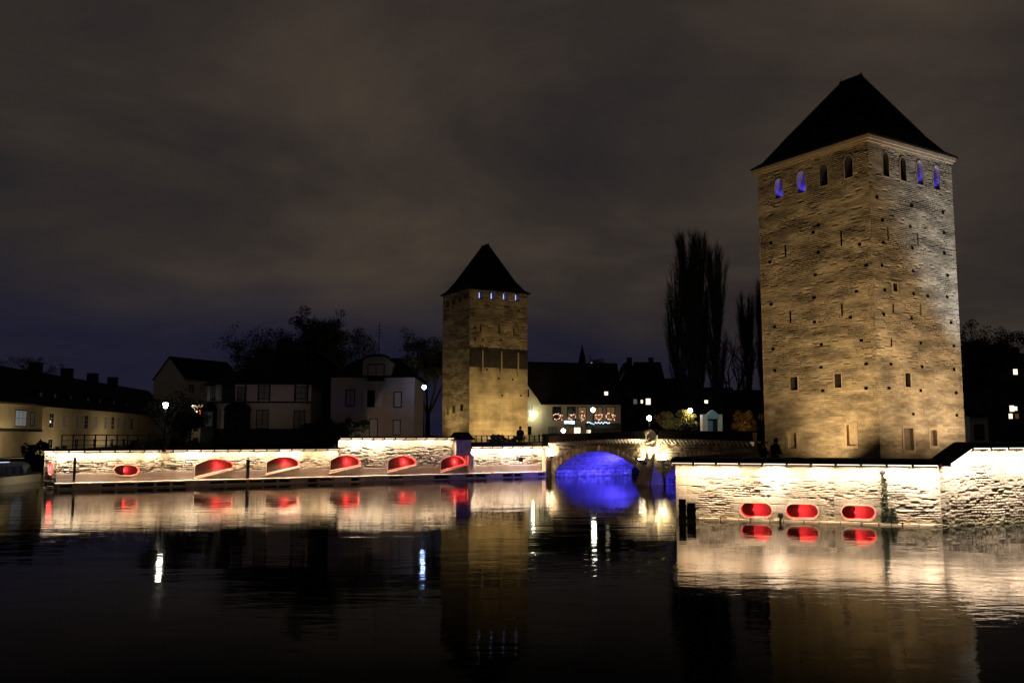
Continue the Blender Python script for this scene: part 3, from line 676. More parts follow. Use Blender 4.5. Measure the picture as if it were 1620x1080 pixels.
for fr, wins, slits, bels, sd in ((f1, win_r, slit_r, bel_r, 101), (f2, win_l, slit_l, bel_l, 131)):
    holes = [inset(p, .05) for p, _ in wins] + [inset(p, .05) for p, _ in bels] + [rect((p[0][0] + p[1][0]) / 2 - .055, (p[0][0] + p[1][0]) / 2 + .055, p[0][1], p[2][1]) for p in slits]
    stone_face('masonry', M['tower'], big, fr, TW, G0 - .1, ZE + .02, .05, .026, ch=.125, sl=.40, jw=.034, amp=.021 if sd == 101 else .032, seed=sd, holes=holes, rough=tower_rough(sd), warp=.010, wander=.05, erode=.10, fine=.22)
    for p, k in wins:
        opening(big, fr, p, .9 if k == 'w' else .22, .10 if k == 'w' else .16, revmat='darkwall' if k == 'w' else 'frame', backmat='dark' if k == 'w' else ('reveal' if fr is f1 else 'frame'), proud=.03, name='window' if k == 'w' else 'blind_window', backname='pane' if k == 'w' else 'infill')  # dark reveal colour stands in for the unlit recess
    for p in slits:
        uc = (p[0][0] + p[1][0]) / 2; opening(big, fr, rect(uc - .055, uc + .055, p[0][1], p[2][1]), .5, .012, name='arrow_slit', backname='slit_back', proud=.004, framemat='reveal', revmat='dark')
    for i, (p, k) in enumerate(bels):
        ob = opening(big, fr, p, .5 if k == 'b' else 1.2, .06, name='lancet_window', revmat='bluerev' if k == 'b' else 'darkwall', backmat='bluerev' if k == 'b' else 'dark', proud=.035, backname='window_back')  # unlit lancets: shade put into the reveal colour
        if k == 'b':
            uc = sum(q[0] for q in p) / len(p); zb = min(q[1] for q in p)
            light('blue_lamp', 'SPOT', fr(uc, -.12, zb + .15), 50, (.12, .08, 1.0), ob, target=fr(uc, -.5, zb + .8), size=.05, spot=120, blend=.6)
        elif fr is f2:
            us = max(q[0] for q in p); us = min(q[0] for q in p); zb = min(q[1] for q in p); m = MB()
            fbox(m, fr, us + .05, us + .12, -.5, -.45, zb + .35, zb + 1.0); m.build('window_glint', 'glint', ob)  # glowing bar painted in as a glint, no lamp
# sills under the blind windows, dark putlog holes
for P, fr, q in ((T1, f1, [(785, 207), (943, 230), (1168, 253), (995, 370), (1183, 387), (825, 490), (1003, 505), (1185, 520), (815, 625), (995, 640), (1198, 652), (953, 773), (1200, 780), (790, 68), (955, 90), (1147, 108), (1035, 103)]),
                 (T2, f2, [(145, 148), (388, 110), (630, 75), (165, 277), (390, 250), (595, 223), (155, 405), (430, 378), (657, 354), (165, 525), (428, 507), (685, 488), (438, 640), (685, 627)])):
    pts = [P.uz(1180 + a / 3.6, 440 + b / 3.6) for a, b in q]
    if P is T1: pts += [P.uz(1180 + a / 3, 100 + b / 3) for a, b in ((622, 637), (788, 677), (935, 710), (648, 745), (780, 777), (940, 805), (652, 853), (790, 877), (942, 903), (645, 960), (793, 987), (957, 1007))]
    else: pts += [P.uz(1180 + a / 3, 100 + b / 3) for a, b in ((120, 855), (345, 770), (320, 803), (540, 860), (345, 897), (115, 945), (330, 1005), (570, 960))]
    putlogs(big, fr, pts).build('putlog_hole', 'dark', big)['kind'] = 'stuff'
m = MB(); m.poly([(TW, 0, 0), (TW, TW, 0), (TW, TW, ZE - G0), (TW, 0, ZE - G0)]); m.poly([(TW, TW, 0), (0, TW, 0), (0, TW, ZE - G0), (TW, TW, ZE - G0)]); m.build('rear_masonry', 'frame', big)
cornice(big, TW, TW, ZE - G0, 'frame')
tower_roof(big, TW, TW, ZE - G0 + .47, 28.5 - G0, 3.5, 5.2, xr=4.55)

SC = at(742, 695, 108); G1 = GZ; sm = empty('stone_tower', (SC.x, SC.y, G1), AX, 'smaller distant square tower with dark timber band, left of the bridge', 'tower')
SW, SDp = 8.35, 6.8
S1 = Plane2((SC.x, SC.y), (.843, .537)); S2 = Plane2((SC.x, SC.y), (-.537, .843))
g1 = Frm((0, 0, -G1), (1, 0, 0), (0, -1, 0)); g2 = Frm((0, 0, -G1), (0, 1, 0), (-1, 0, 0))
zband0, zband1 = S1.uz(790, 582)[1], S1.uz(790, 557)[1]
ZE2 = 21.35
sw_r = [rp(S1, x - 3.2, x + 3.2, 460 + i * 1.2, 473 + i * 1.2) for i, x in enumerate((760.5, 779.5, 799, 818))]
sw_l = [rp(S2, x - 2.3, x + 2.3, 478 - i * 4.5, 486 - i * 4.5) for i, x in enumerate((708, 718, 728, 736))]
lw_l = [rp(S2, 716, 720, 641, 653), rp(S2, 728.5, 733, 639, 650), rp(S2, 707, 710, 640, 655)]
tR = lambda U, Z, wr: (.25 + 1.1 * sst(zband0 - .2, zband0 + .3, Z)) * (.5 + .9 * wr)
stone_face('masonry', M['tower2'], sm, g1, SW, G1 - .1, ZE2 + .02, .09, .055, ch=.15, sl=.5, jw=.045, amp=.026, fine=.4, erode=.25, seed=201, holes=[inset(p, .04) for p in sw_r], rough=tR, warp=.06, wander=.3, smooth_zone=lambda U, Z: .85 * (1 - sst(zband0 - .1, zband0, Z)) + 0 * U)
stone_face('masonry', M['tower'], sm, g2, SDp, G1 - .1, ZE2 + .02, .09, .055, ch=.17, sl=.5, jw=.045, amp=.030, fine=.45, erode=.3, seed=221, holes=[inset(p, .04) for p in sw_l + lw_l], rough=lambda U, Z, wr: (.5 + .7 * sst(7, 9, Z)) * (.6 + .9 * wr), warp=.06, wander=.3)
for i, p in enumerate(sw_r):
    ob = opening(sm, g1, p, .5, .06, name='window', revmat='bluerev', backmat='bluerev' if i else 'dark', backname='window_back')
    uc = sum(q[0] for q in p) / 4; zc = sum(q[1] for q in p) / 4
    light('blue_lamp', 'SPOT', g1(uc + .12, -.12, zc - .35), 9, (.13, .09, 1.0), ob, target=g1(uc + .2, -.5, zc + .1), size=.05, spot=90, blend=.6)
    m = MB(); fbox(m, g1, uc - .06, uc + .08, -.44, -.4, zc - .3, zc + .35); m.build('window_glint', 'glint', ob)  # glowing slip painted in as a glint, no lamp
for p in sw_l: opening(sm, g2, p, .4, .05, name='window', backname='window_back', revmat='frame')
for p in lw_l: opening(sm, g2, p, .4, .08, name='window', backname='window_back')
# timber-clad band round the front
m = MB(); 
for k in range(42): fbox(m, g1, .05 + k * (SW - .1) / 42, .05 + (k + .93) * (SW - .1) / 42, -.02, .22, zband0, zband1)
m.build('boarded_band', plain('weathered_boards', (.030, .024, .019), .85, var=.3, scale=2, spec=.1), sm)
for px in (761.5, 791.5, 818):
    uu = S1.uz(px, 570)[0]; m = MB(); fbox(m, g1, uu - .09, uu + .09, .22, .34, zband0 - .9, zband1 + .1); m.build('brace', 'frame', sm)
putlogs(sm, g1, [S1.uz(660 + a / 3.177, 380 + b / 3.177) for a, b in ((290, 440), (510, 355), (290, 500), (520, 780), (408, 695), (427, 780), (350, 650), (480, 700), (330, 500), (420, 500))] , .12).build('putlog_hole', 'dark', sm)['kind'] = 'stuff'
for px, y0, y1 in ((760.5, 516, 524), (789.5, 516, 528), (812.5, 520, 530)):
    m = MB(); uu, z_a = S1.uz(px, y1); z_b = S1.uz(px, y0)[1]; fbox(m, g1, uu - .06, uu + .06, -.02, .07, z_a, z_b); m.build('wall_anchor', 'iron', sm)
m = MB(); m.poly([(SW, 0, 0), (SW, SDp, 0), (SW, SDp, ZE2 - G1), (SW, 0, ZE2 - G1)]); m.poly([(SW, SDp, 0), (0, SDp, 0), (0, SDp, ZE2 - G1), (SW, SDp, ZE2 - G1)]); m.build('rear_masonry', 'frame', sm)
tower_roof(sm, SW, SDp, ZE2 - G1 + .1, 27.75 - G1, 2.6, 4.2, ov=.32, xr=4.15)

# ------------------------------------------------------------------ floodlights (each a fixture with its own lamp)
def floodlight(x, y, z, tgt, e, col, lab, spot=70, blend=.8, group=None, size=.15):
    d = Vector(tgt) - Vector((x, y, z)); rz = atan2(d.y, d.x) - pi / 2
    o = empty('floodlight', (x, y, z), rz, lab, 'floodlight', group)
    m = MB(); m.box(-.16, .16, -.06, .10, .06, .26); m.build('housing', 'black', o)
    m = MB(); m.box(-.2, -.17, -.03, .03, 0, .2); m.box(.17, .2, -.03, .03, 0, .2); m.box(-.2, .2, -.04, .04, 0, .02); m.build('bracket', 'iron', o)
    m = MB(); m.box(-.13, .13, .101, .112, .09, .24); m.build('lens', 'flood', o)
    rot = Matrix.Rotation(-rz, 3, 'Z'); t = rot @ d
    light('beam', 'SPOT', (0, .14, .30), e, col, o, target=t, size=size, spot=spot, blend=blend)
WARM = (1.0, .72, .37)
def tpt(u, v, z=G0): return (TC.x + E1.x * u + E2.x * v, TC.y + E1.y * u + E2.y * v, z)
for i, (u, v, tu, tv, tz, e, col, sp_) in enumerate(((-9.5, -5.5, 0, 4.6, 13.5, 12500, WARM, 76), (-2.6, 2.2, 0, 4.6, 9.0, 1700, WARM, 150), (2.4, -7.6, 3.2, 0, 13.0, 4900, (1.0, .73, .44), 120), (7.0, -4.4, 6.6, 0, 12.5, 3100, (1.0, .76, .50), 140), (13.0, -9.0, 9.4, 0, 17.0, 26000, (.66, .80, 1.0), 46))):
    a = tpt(u, v); b = tpt(tu, tv, tz)
    floodlight(*a, b, e, col, ['floodlight on the ground aimed at the left face of the big tower, near its corner', 'floodlight on the ground aimed at the far end of the big tower left face', 'floodlight on the ground by the big tower corner, aimed at its right face', 'floodlight on the ground aimed at the middle of the big tower right face', 'cold white floodlight aimed at the upper right edge of the big tower'][i], spot=sp_, blend=.8)
def spt(u, v, z=G1): return (SC.x + E1.x * u + E2.x * v, SC.y + E1.y * u + E2.y * v, z)
for i, (u, v, tu, tv, tz, e, sp_) in enumerate(((2.0, -5.6, 2.2, 0, 10.0, 2450, 140), (6.3, -5.6, 6.2, 0, 10.0, 2450, 140), (-5.0, 3.4, 0, 3.2, 10.5, 1800, 120))):
    a = spt(u, v); b = spt(tu, tv, tz)
    floodlight(*a, b, e, (1.0, .73, .33), ['floodlight at the foot of the distant tower, lighting its left corner', 'floodlight at the foot of the distant tower, lighting its right half', 'floodlight beside the distant tower lighting its narrow side face'][i], spot=sp_)

# ================================================================== BRIDGE
BO = Vector((3.55, 82.73)); BDp = 7.0
BR = Plane2(BO, (.5, -.87)); br = empty('stone_bridge', (BO.x, BO.y, 0), BR.ang, 'humped two-arch stone bridge with corbelled parapet, blue light under its arches', 'bridge')
fB = Frm((0, 0, 0), (1, 0, 0), (0, -1, 0)); BL = 25.6
def arc(u0, u1, zs, zc, n=28, grow=0):
    a = (u1 - u0) / 2; h = zc - zs; R = (a * a + h * h) / (2 * h); cz = zc - R; R += grow; cu = (u0 + u1) / 2; th = math.asin(min(1, a / (R - grow)))
    return [(cu + R * sin(t), cz + R * cos(t)) for t in np.linspace(-th, th, n)]
A1 = (.7, 13.75, .55, 2.38); A2 = (16.0, 25.4, .55, 2.10)
ztop = lambda u: 3.02 + .42 * (1 - ((u - 15.5) / 15.5) ** 2)          # corbel line
hole = []
for a in (A1, A2): hole.append([(a[0], -1)] + arc(*a) + [(a[1], -1)])
stone_face('spandrel', M['bridge'], br, fB, BL, -.4, ztop, .06, .035, ch=.2, sl=.5, jw=.04, amp=.035, seed=301, holes=hole, warp=.05)
for ai, a in enumerate((A1, A2)):
    inn = arc(*a, n=44); out = arc(*a, n=44, grow=.46)
    m = MB()
    for k in range(43):
        e = .12; i0 = Vector(inn[k]).lerp(Vector(inn[k + 1]), e); i1 = Vector(inn[k + 1]).lerp(Vector(inn[k]), e)
        g = .52 if k % 2 == 0 else .44
        o0 = Vector(inn[k]).lerp(Vector(out[k]), g / .46).lerp(Vector(inn[k + 1]).lerp(Vector(out[k + 1]), g / .46), e); o1 = Vector(inn[k + 1]).lerp(Vector(out[k + 1]), g / .46).lerp(Vector(inn[k]).lerp(Vector(out[k]), g / .46), e)
        pr = .07 if k % 2 == 0 else .03
        m.hexa([fB(i0.x, -.35, i0.y), fB(i1.x, -.35, i1.y), fB(o1.x, -.35, o1.y), fB(o0.x, -.35, o0.y)], [fB(i0.x, pr, i0.y), fB(i1.x, pr, i1.y), fB(o1.x, pr, o1.y), fB(o0.x, pr, o0.y)])
    ring = m.build('arch_ring', 'voussoir', br)
    vd = (8.6, 5.0)[ai]; m = MB(); full = [(a[0], -.6)] + arc(*a, n=40) + [(a[1], -.6)]
    for k in range(len(full) - 1): m.poly([fB(*full[k][:1], -.1, full[k][1]), fB(full[k + 1][0], -.1, full[k + 1][1]), fB(full[k + 1][0], -vd, full[k + 1][1]), fB(full[k][0], -vd, full[k][1])])
    if ai: m.poly([fB(q[0], -vd, q[1]) for q in full])
    va = m.build('vault', 'vault', br)
m = MB()
for k in range(41):
    u = k * .5
    m.hexa([(u, BDp - .3, ztop(u) - .7 if False else 2.5), (u + .5, BDp - .3, 2.5), (u + .5, BDp, 2.5), (u, BDp, 2.5)], [(u, BDp - .3, ztop(u) + .6), (u + .5, BDp - .3, ztop(u + .5) + .6), (u + .5, BDp, ztop(u + .5) + .6), (u, BDp, ztop(u) + .6)])
m.build('rear_parapet', 'coping', br)
m = MB(); mc = MB()
for k in range(51):
    u = k * .5; v = u + .5
    m.hexa([(u, -.28, ztop(u)), (v, -.28, ztop(v)), (v, .1, ztop(v)), (u, .1, ztop(u))], [(u, -.28, ztop(u) + .5), (v, -.28, ztop(v) + .5), (v, .1, ztop(v) + .5), (u, .1, ztop(u) + .5)])
    mc.hexa([(u, -.33, ztop(u) + .5), (v, -.33, ztop(v) + .5), (v, .15, ztop(v) + .5), (u, .15, ztop(u) + .5)], [(u, -.33, ztop(u) + .6), (v, -.33, ztop(v) + .6), (v, .15, ztop(v) + .6), (u, .15, ztop(u) + .6)])
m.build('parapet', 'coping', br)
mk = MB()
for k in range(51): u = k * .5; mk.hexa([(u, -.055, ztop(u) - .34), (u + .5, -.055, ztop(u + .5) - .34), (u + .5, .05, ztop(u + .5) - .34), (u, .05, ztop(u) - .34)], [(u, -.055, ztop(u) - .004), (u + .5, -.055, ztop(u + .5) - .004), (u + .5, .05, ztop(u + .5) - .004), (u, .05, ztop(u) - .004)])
mk.build('corbel_shade_strip', 'coping', br)  # dark strip added behind the corbels, standing in for shade between them
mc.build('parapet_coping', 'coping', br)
m = MB()
for k in range(25):
    u = k * 1.0; bd = BDp - .3 if k < 20 else 1.6
    m.hexa([(u, .15, ztop(u) - .15), (u + 1, .15, ztop(u + 1) - .15), (u + 1, bd, ztop(u + 1) - .15), (u, bd, ztop(u) - .15)], [(u, .15, ztop(u)), (u + 1, .15, ztop(u + 1)), (u + 1, bd, ztop(u + 1)), (u, bd, ztop(u))])
m.build('deck', 'darkwall', br)
cor = None
for k in range(62):
    u = .15 + k * .434
    if 14.2 < u < 15.6 or u > BL - .1: continue
    if cor is None:
        m = MB(); m.hexa([(-.06, -.10, -.30), (.06, -.10, -.30), (.06, .05, -.30), (-.06, .05, -.30)], [(-.065, -.33, -.06), (.065, -.33, -.06), (.065, .05, -.06), (-.065, .05, -.06)])
        m.box(-.07, .07, -.35, .04, -.06, .03); cor = m.build('corbel', 'pale', br); c = cor
    else:
        c = cor.copy(); C.objects.link(c); c.parent = br
    c.location = (u, -.03, ztop(u) - .035)
# pier with cutwater
m = MB(); m.hexa([(13.8, -1.35, -.5), (15.9, -1.35, -.5), (16.0, .6, -.5), (13.7, .6, -.5)], [(14.35, -.42, 2.35), (15.45, -.42, 2.35), (15.5, .2, 2.35), (14.3, .2, 2.35)])
m.hexa([(13.9, -1.7, -.5), (15.8, -1.7, -.5), (16.0, -1.3, -.5), (13.7, -1.3, -.5)], [(14.3, -1.25, .35), (15.5, -1.25, .35), (15.6, -1.2, .35), (14.2, -1.2, .35)]); m.build('pier', plain('pier_stone', (.34, .30, .20), .9, var=.25, scale=1.5, bump=.02), br)
m = MB(); m.box(13.7, 16.0, .15, BDp, -.5, 1.6); m.build('pier_core', 'vault', br)
m = MB(); m.box(14.42, 15.38, -.55, -.05, 2.35, 2.85); m.build('pier_block', 'pale', br)
m = MB(); pts = [(14.25, 2.85), (15.55, 2.85), (15.6, 3.7)] + [(14.9 + .72 * cos(t), 3.72 + .42 * sin(t)) for t in np.linspace(.1, pi - .1, 9)] + [(14.2, 3.7)]
m.hexa([(a, -.40, b) for a, b in pts][::-1], [(a, -.05, b) for a, b in pts][::-1]); m.build('pediment', 'voussoir', br)
m = MB()
for t0, t1 in zip(np.linspace(0, pi, 14)[:-1], np.linspace(0, pi, 14)[1:]):
    m.tube((14.9 + .80 * cos(t0), -.45, 3.72 + .46 * sin(t0)), (14.9 + .80 * cos(t1), -.45, 3.72 + .46 * sin(t1)), .08, .08, 6)
m.build('pediment_moulding', 'coping', br)
m = MB()      # carved relief: curled leaf scroll over a crouching form
prev = None
for t in np.linspace(0, 4.6, 16):
    r = .34 - .045 * t; p = (14.72 + r * cos(t + 1.2), -.47, 3.55 + r * 1.25 * sin(t + 1.2))
    if prev: m.tube(prev, p, .07, .07, 6)
    prev = p
for a, b, r in (((14.6, -.5, 3.1), (15.2, -.5, 3.16), .10), ((15.15, -.5, 3.15), (15.35, -.52, 3.34), .10), ((14.62, -.5, 3.1), (14.58, -.5, 2.9), .06), ((15.12, -.5, 3.1), (15.2, -.5, 2.9), .06)): m.tube(a, b, r, r * .8, 8)
m.build('carved_relief', 'pale', br)
def pier_lamp(u, lab, w_=.22, e=70):
    p = BO + Vector((.5, -.87)).normalized() * u; nrm = Vector((-.87, -.5)).normalized()
    o = empty('wall_lamp', (p.x + nrm.x * .1, p.y + nrm.y * .1, 1.75), BR.ang, lab, 'lamp', None)
    m = MB(); m.box(-w_, w_, -.10, -.02, 0, .12); m.box(-w_, w_, -.5, -.42, -.05, .1); m.box(-w_, -w_ + .05, -.45, -.05, -.05, .02); m.box(w_ - .05, w_, -.45, -.05, -.05, .02); m.build('housing', 'iron', o)
    m = MB(); m.box(-w_ * .9, w_ * .9, -.09, -.03, .12, .16); m.box(-w_ * .85, w_ * .85, -.49, -.43, .1, .14); m.build('lens', 'lampw', o)
    light('beam', 'AREA', (0, -.28, .18), e * 3.5, (1, .84, .52), o, target=(0, .12, 1.2), size=.3)
pier_lamp(13.75, 'bright wall lamp on the left side of the bridge pier'); pier_lamp(16.1, 'bright wall lamp on the right side of the bridge pier', e=48); pier_lamp(.35, 'bright wall lamp at the left abutment of the bridge', .2, 55)
pf = BO + Vector((.5, -.87)).normalized() * 14.9 + Vector((-.87, -.5)).normalized() * 1.02
floodlight(pf.x, pf.y, 1.45, (pf.x + .6, pf.y + .35, 3.0), 420, (1, .84, .55), 'small floodlight on the sloping cutwater, lighting the carved pediment of the bridge pier', spot=70, size=.06)
# left abutment pilaster
m = MB(); m.box(-.75, -.12, -.5, .5, -.3, 2.55); m.build('abutment_pilaster', 'ashlar', br)
# blue lamps under the arches, on the waterline of the piers
def blue_lamp(u, y, z, tgt, e, lab, col=(.075, .055, 1.0)):
    p = BO + Vector((.5, -.87)).normalized() * u + Vector((.87, .5)).normalized() * y
    o = empty('arch_lamp', (p.x, p.y, z), BR.ang, lab, 'lamp')
    m = MB(); m.box(-.14, .14, -.1, .1, -.06, .06); m.build('housing', 'black', o)
    m = MB(); m.box(-.11, .11, -.08, .08, .061, .08); m.build('lens', 'bluel', o)
    light('beam', 'AREA', (0, 0, .1), e, col, o, target=tgt, size=.3, spread=125)
blue_lamp(9.3, 4.6, .25, (-7, -.4, 1.3), 1250, 'blue lamp low under the larger bridge arch')
blue_lamp(4.5, 5.0, .25, (-3, -.5, 2.4), 260, 'blue lamp low under the larger bridge arch, further back')
blue_lamp(22.2, 2.4, .25, (-5, .5, 2.0), 500, 'blue lamp low under the smaller bridge arch')
p = BO + Vector((.5, -.87)).normalized() * 10.35 + Vector((.87, .5)).normalized() * 2.0
o = empty('vault_lamp', (p.x, p.y, 1.93), BR.ang, 'white lamp fixed to the underside of the larger bridge arch', 'lamp')
m = MB(); m.lathe([(.13, 0), (.13, .08), (.06, .2)], (0, 0, 0), 10); m.build('housing', 'iron', o); m = MB(); m.lathe([(.24, -.16), (.32, -.08), (.2, -.002)], (0, 0, 0), 10); m.build('lens', 'lampc', o)

# ================================================================== STREET LAMPS
def street_lamp(px, py, D, zg, lab, mat='lampw', e=60, col=(1, .85, .6), r=.2, style='globe'):
    p = at(px, py, D); h = p.z - zg
    o = empty('street_lamp', (p.x, p.y, zg), 0, lab, 'street lamp', 'street lamps along the quays')
    m = MB(); m.lathe([(.16, 0), (.16, .25), (.08, .45), (.055, h * .6), (.045, h - r - .12), (.09, h - r - .02)], (0, 0, 0), 8); m.build('pole', 'iron', o)
    if style == 'globe':
        m = MB(); m.lathe([(r * .4, -r), (r * .85, -r * .5), (r, 0), (r * .85, r * .5), (r * .4, r * .9)], (0, 0, h), 12)
    else:
        m = MB(); m.lathe([(r * .6, -r), (r * 1.1, r * .9)], (0, 0, h), 6)
    m.build('globe', mat, o, True)
    m = MB(); m.lathe([(r * .95, r * .9), (r * .5, r * 1.35), (.03, r * 1.6)], (0, 0, h), 8); m.build('lamp_cap', 'iron', o)
    light('bulb', 'POINT', (0, -.02, h - r * 1.2), e, col, o, size=r)
street_lamp(671, 612, 84, GZ, 'tall street lamp with blue white light beside the beige house', 'lampb', 45, (.5, .65, 1), .2)
street_lamp(262, 641, 66, GZ, 'street lamp with flared white lantern in front of the bare tree, behind the railing', 'lampw', 60, (1, .95, .85), .19, 'lantern')
street_lamp(1027, 661, 96, 3.9, 'street lamp with round white light behind the bridge pier', 'lampw', 260, (1, .85, .6), .25)
street_lamp(1092, 649, 100, 3.9, 'street lamp with round white light left of the pale stone kiosk', 'lampw', 260, (1, .85, .6), .25)
street_lamp(938, 648, 96, GZ, 'street lamp standing before the decorated restaurant front', 'lampw', 160, (.95, 1, .7), .22)
street_lamp(891, 681, 92, GZ, 'low lamp with pale green glow near the bridge left end', 'lampw', 60, (.95, 1, .7), .2)

# ================================================================== BUILDINGS
def win(parent, fr, u0, u1, z0, z1, mat='pane', framemat='timber', bars=(1, 1), t=.07, proud=.02):
    m = MB()
    fbox(m, fr, u0 - t, u0, -.02, proud, z0 - t, z1 + t); fbox(m, fr, u1, u1 + t, -.02, proud, z0 - t, z1 + t)
    fbox(m, fr, u0, u1, -.02, proud, z1, z1 + t); fbox(m, fr, u0, u1, -.02, proud + .03, z0 - t, z0)
    for k in range(1, bars[0] + 1): uc = u0 + (u1 - u0) * k / (bars[0] + 1); fbox(m, fr, uc - .025, uc + .025, -.02, proud - .008, z0, z1)
    for k in range(1, bars[1] + 1): zc = z0 + (z1 - z0) * k / (bars[1] + 1); fbox(m, fr, u0, u1, -.02, proud - .010, zc - .02, zc + .02)
    o = m.build('window', framemat, parent); b = MB(); fbox(b, fr, u0, u1, -.02, .006, z0, z1); b.build('pane', mat, o); return o
def gable_roof(m, x0, x1, y0, y1, z0, z1, ov=.4, axis='x', t=.18):
    if axis == 'x':
        ym = (y0 + y1) / 2
        for s, ya in ((1, y0 - ov), (-1, y1 + ov)):
            m.hexa([(x0 - ov, ya, z0 - .1), (x1 + ov, ya, z0 - .1), (x1 + ov, ym, z1), (x0 - ov, ym, z1)], [(x0 - ov, ya, z0 - .1 + t), (x1 + ov, ya, z0 - .1 + t), (x1 + ov, ym, z1 + t), (x0 - ov, ym, z1 + t)])
    else:
        xm = (x0 + x1) / 2
        for s, xa in ((1, x0 - ov), (-1, x1 + ov)):
            m.hexa([(xa, y0 - ov, z0 - .1), (xa, y1 + ov, z0 - .1), (xm, y1 + ov, z1), (xm, y0 - ov, z1)], [(xa, y0 - ov, z0 - .1 + t), (xa, y1 + ov, z0 - .1 + t), (xm, y1 + ov, z1 + t), (xm, y0 - ov, z1 + t)])
def chimney(parent, x, y, z0, z1, s=.35, mat='darkwall'):
    m = MB(); m.box(x - s, x + s, y - s, y + s, z0, z1); m.box(x - s - .06, x + s + .06, y - s - .06, y + s + .06, z1, z1 + .12); m.build('chimney', mat, parent)

# --- long sandy building on the far left bank
p0 = at(0, 733, 118); p1 = at(255, 690, 190)
b0 = Vector((p0.x - 8, p0.y - 17)); b0 = Vector((p0.x, p0.y)) - (Vector((p1.x, p1.y)) - Vector((p0.x, p0.y))).normalized() * 30
bdir = (Vector((p1.x, p1.y)) - Vector((p0.x, p0.y))).normalized(); PB = Plane2(b0, bdir)
lb = empty('long_building', (b0.x, b0.y, 0), PB.ang, 'long low sandy building with dark dormered roof on the far left bank', 'building')
Lb = 112.0; fB2 = Frm((0, 0, 0), (1, 0, 0), (0, -1, 0)); zt = 8.0
m = MB(); m.box(0, Lb, 0, 12, -.3, zt); m.build('wall', 'gold', lb)
m = MB(); gable_roof(m, 0, Lb, 0, 12, zt, 13.5, .4); rf = m.build('roof', 'tile', lb)
m = MB(); m.box(-.1, Lb, -.12, 0, zt - .35, zt - .12); m.build('eaves_moulding', 'gold', lb)
xs_ = [(82, 0), (102, 0), (123, 0), (137, 1), (152, 0), (168, 0), (179, 0), (188, 0), (198, 0), (209, 0), (220, 0), (235, 0)]
for i, (px, lit) in enumerate(xs_):
    u, z = PB.uz(px, 652); sc = 1.0
    win(lb, fB2, u - .75, u + .75, 4.9, 7.0, 'curtain' if i % 3 else 'pane', 'pale', (1, 2), .12)
    win(lb, fB2, u - .75, u + .75, 1.3, 3.2, 'curtain' if i % 2 else 'pane', 'pale', (1, 2), .12)
u, z = PB.uz(80, 657); m = MB(); fbox(m, fB2, u - .15, u + .15, .01, .03, 5.6, 5.95); m.build('lit_pane', 'bulb', lb)
for px in (78, 100, 124, 151, 170, 191, 211):
    u, z = PB.uz(px, 628); m = MB(); m.box(u - .7, u + .7, 1.2, 3.5, zt + .6, zt + 2.2); m.hexa([(u - .9, 1.0, zt + 2.2), (u + .9, 1.0, zt + 2.2), (u + .9, 4.2, zt + 2.2), (u - .9, 4.2, zt + 2.2)], [(u - .1, 1.0, zt + 2.9), (u + .1, 1.0, zt + 2.9), (u + .1, 4.2, zt + 2.9), (u - .1, 4.2, zt + 2.9)])
    d = m.build('dormer', 'tile', rf); m = MB(); m.box(u - .4, u + .4, 1.17, 1.195, zt + .9, zt + 2.0); m.build('dormer_window', 'curtain', d)
for px in (128, 172, 208, 236): u, z = PB.uz(px, 600); chimney(rf, u, 7, 12, 15.2, .8)
# projecting wing with a wide window at its left end
m = MB(); u1 = PB.uz(48, 660)[0]; m.box(0, u1, -1.6, -.003, 4.3, 7.6); m.hexa([(-.2, -2.0, 7.6), (u1 + .2, -2.0, 7.6), (u1 + .2, 0, 7.6), (-.2, 0, 7.6)], [(-.2, -2.0, 7.75), (u1 + .2, -2.0, 7.75), (u1 + .2, 0, 8.2), (-.2, 0, 8.2)]); wg = m.build('wing', 'gold', lb)
fw_ = Frm((0, -1.6, 0), (1, 0, 0), (0, -1, 0)); ua = PB.uz(2, 655)[0]; ub2 = PB.uz(22, 655)[0]
win(lb, fw_, ua + .4, ub2, 5.0, 7.0, 'litc', 'timber', (2, 1), .1); win(lb, fw_, PB.uz(29, 655)[0], PB.uz(36, 655)[0], 5.1, 6.8, 'curtain', 'timber', (1, 1), .1)
M['litc'].node_tree.nodes['Principled BSDF'].inputs['Emission Strength'].default_value = .08
m = MB(); fbox(m, fw_, 0, u1, .003, .12, 4.25, 4.55); m.build('wing_beam', 'timber', lb)
# unseen floodlights added on the quay to brighten its front
for px, D, e, lab in ((-60, 92, 5200, 'added lamp on the far left quay before the sandy building, nearer one'), (40, 150, 800, 'added lamp on the far left quay before the sandy building, further one')):
    pass
def added_quay_flood(x, y, tgt, e, lab): floodlight(x, y, .9, tgt, e, (1, .83, .56), lab, spot=165, size=.3)
for x_, y_, e_, lab_ in ((-60.6, 113.5, 1150, 'added floodlight on the far left bank by the near end of the sandy building'), (-61.5, 133, 720, 'added floodlight on the far left bank by the middle of the sandy building'), (-64.5, 155, 720, 'added floodlight on the far left bank by the far part of the sandy building')):
    added_quay_flood(x_, y_, (x_ - 8, y_ + 1, 4.2), e_, lab_)
prism('ground', 'grass', [(-66.2, 110.5), (-59.6, 110.5), (-60.4, 135), (-64, 160), (-67, 185), (-69, 150), (-66.6, 118)], .02, .896, kind='structure')

# --- apartment block behind
g = at(240, 690, 185); bq = empty('apartment_block', (g.x, 185, GZ), .62, 'pale gabled apartment block with lit stairwell and red sign', 'building')
hz = lambda y, D=185: at(300, y, D).z - GZ
m = MB(); Wg = 8.5; Dg = 16
m.v = []; he = hz(601); hr = hz(566)
m.hexa([(0, 0, 0), (Wg, 0, 0), (Wg, Dg, 0), (0, Dg, 0)], [(0, 0, he), (Wg, 0, he), (Wg, Dg, he), (0, Dg, he)])
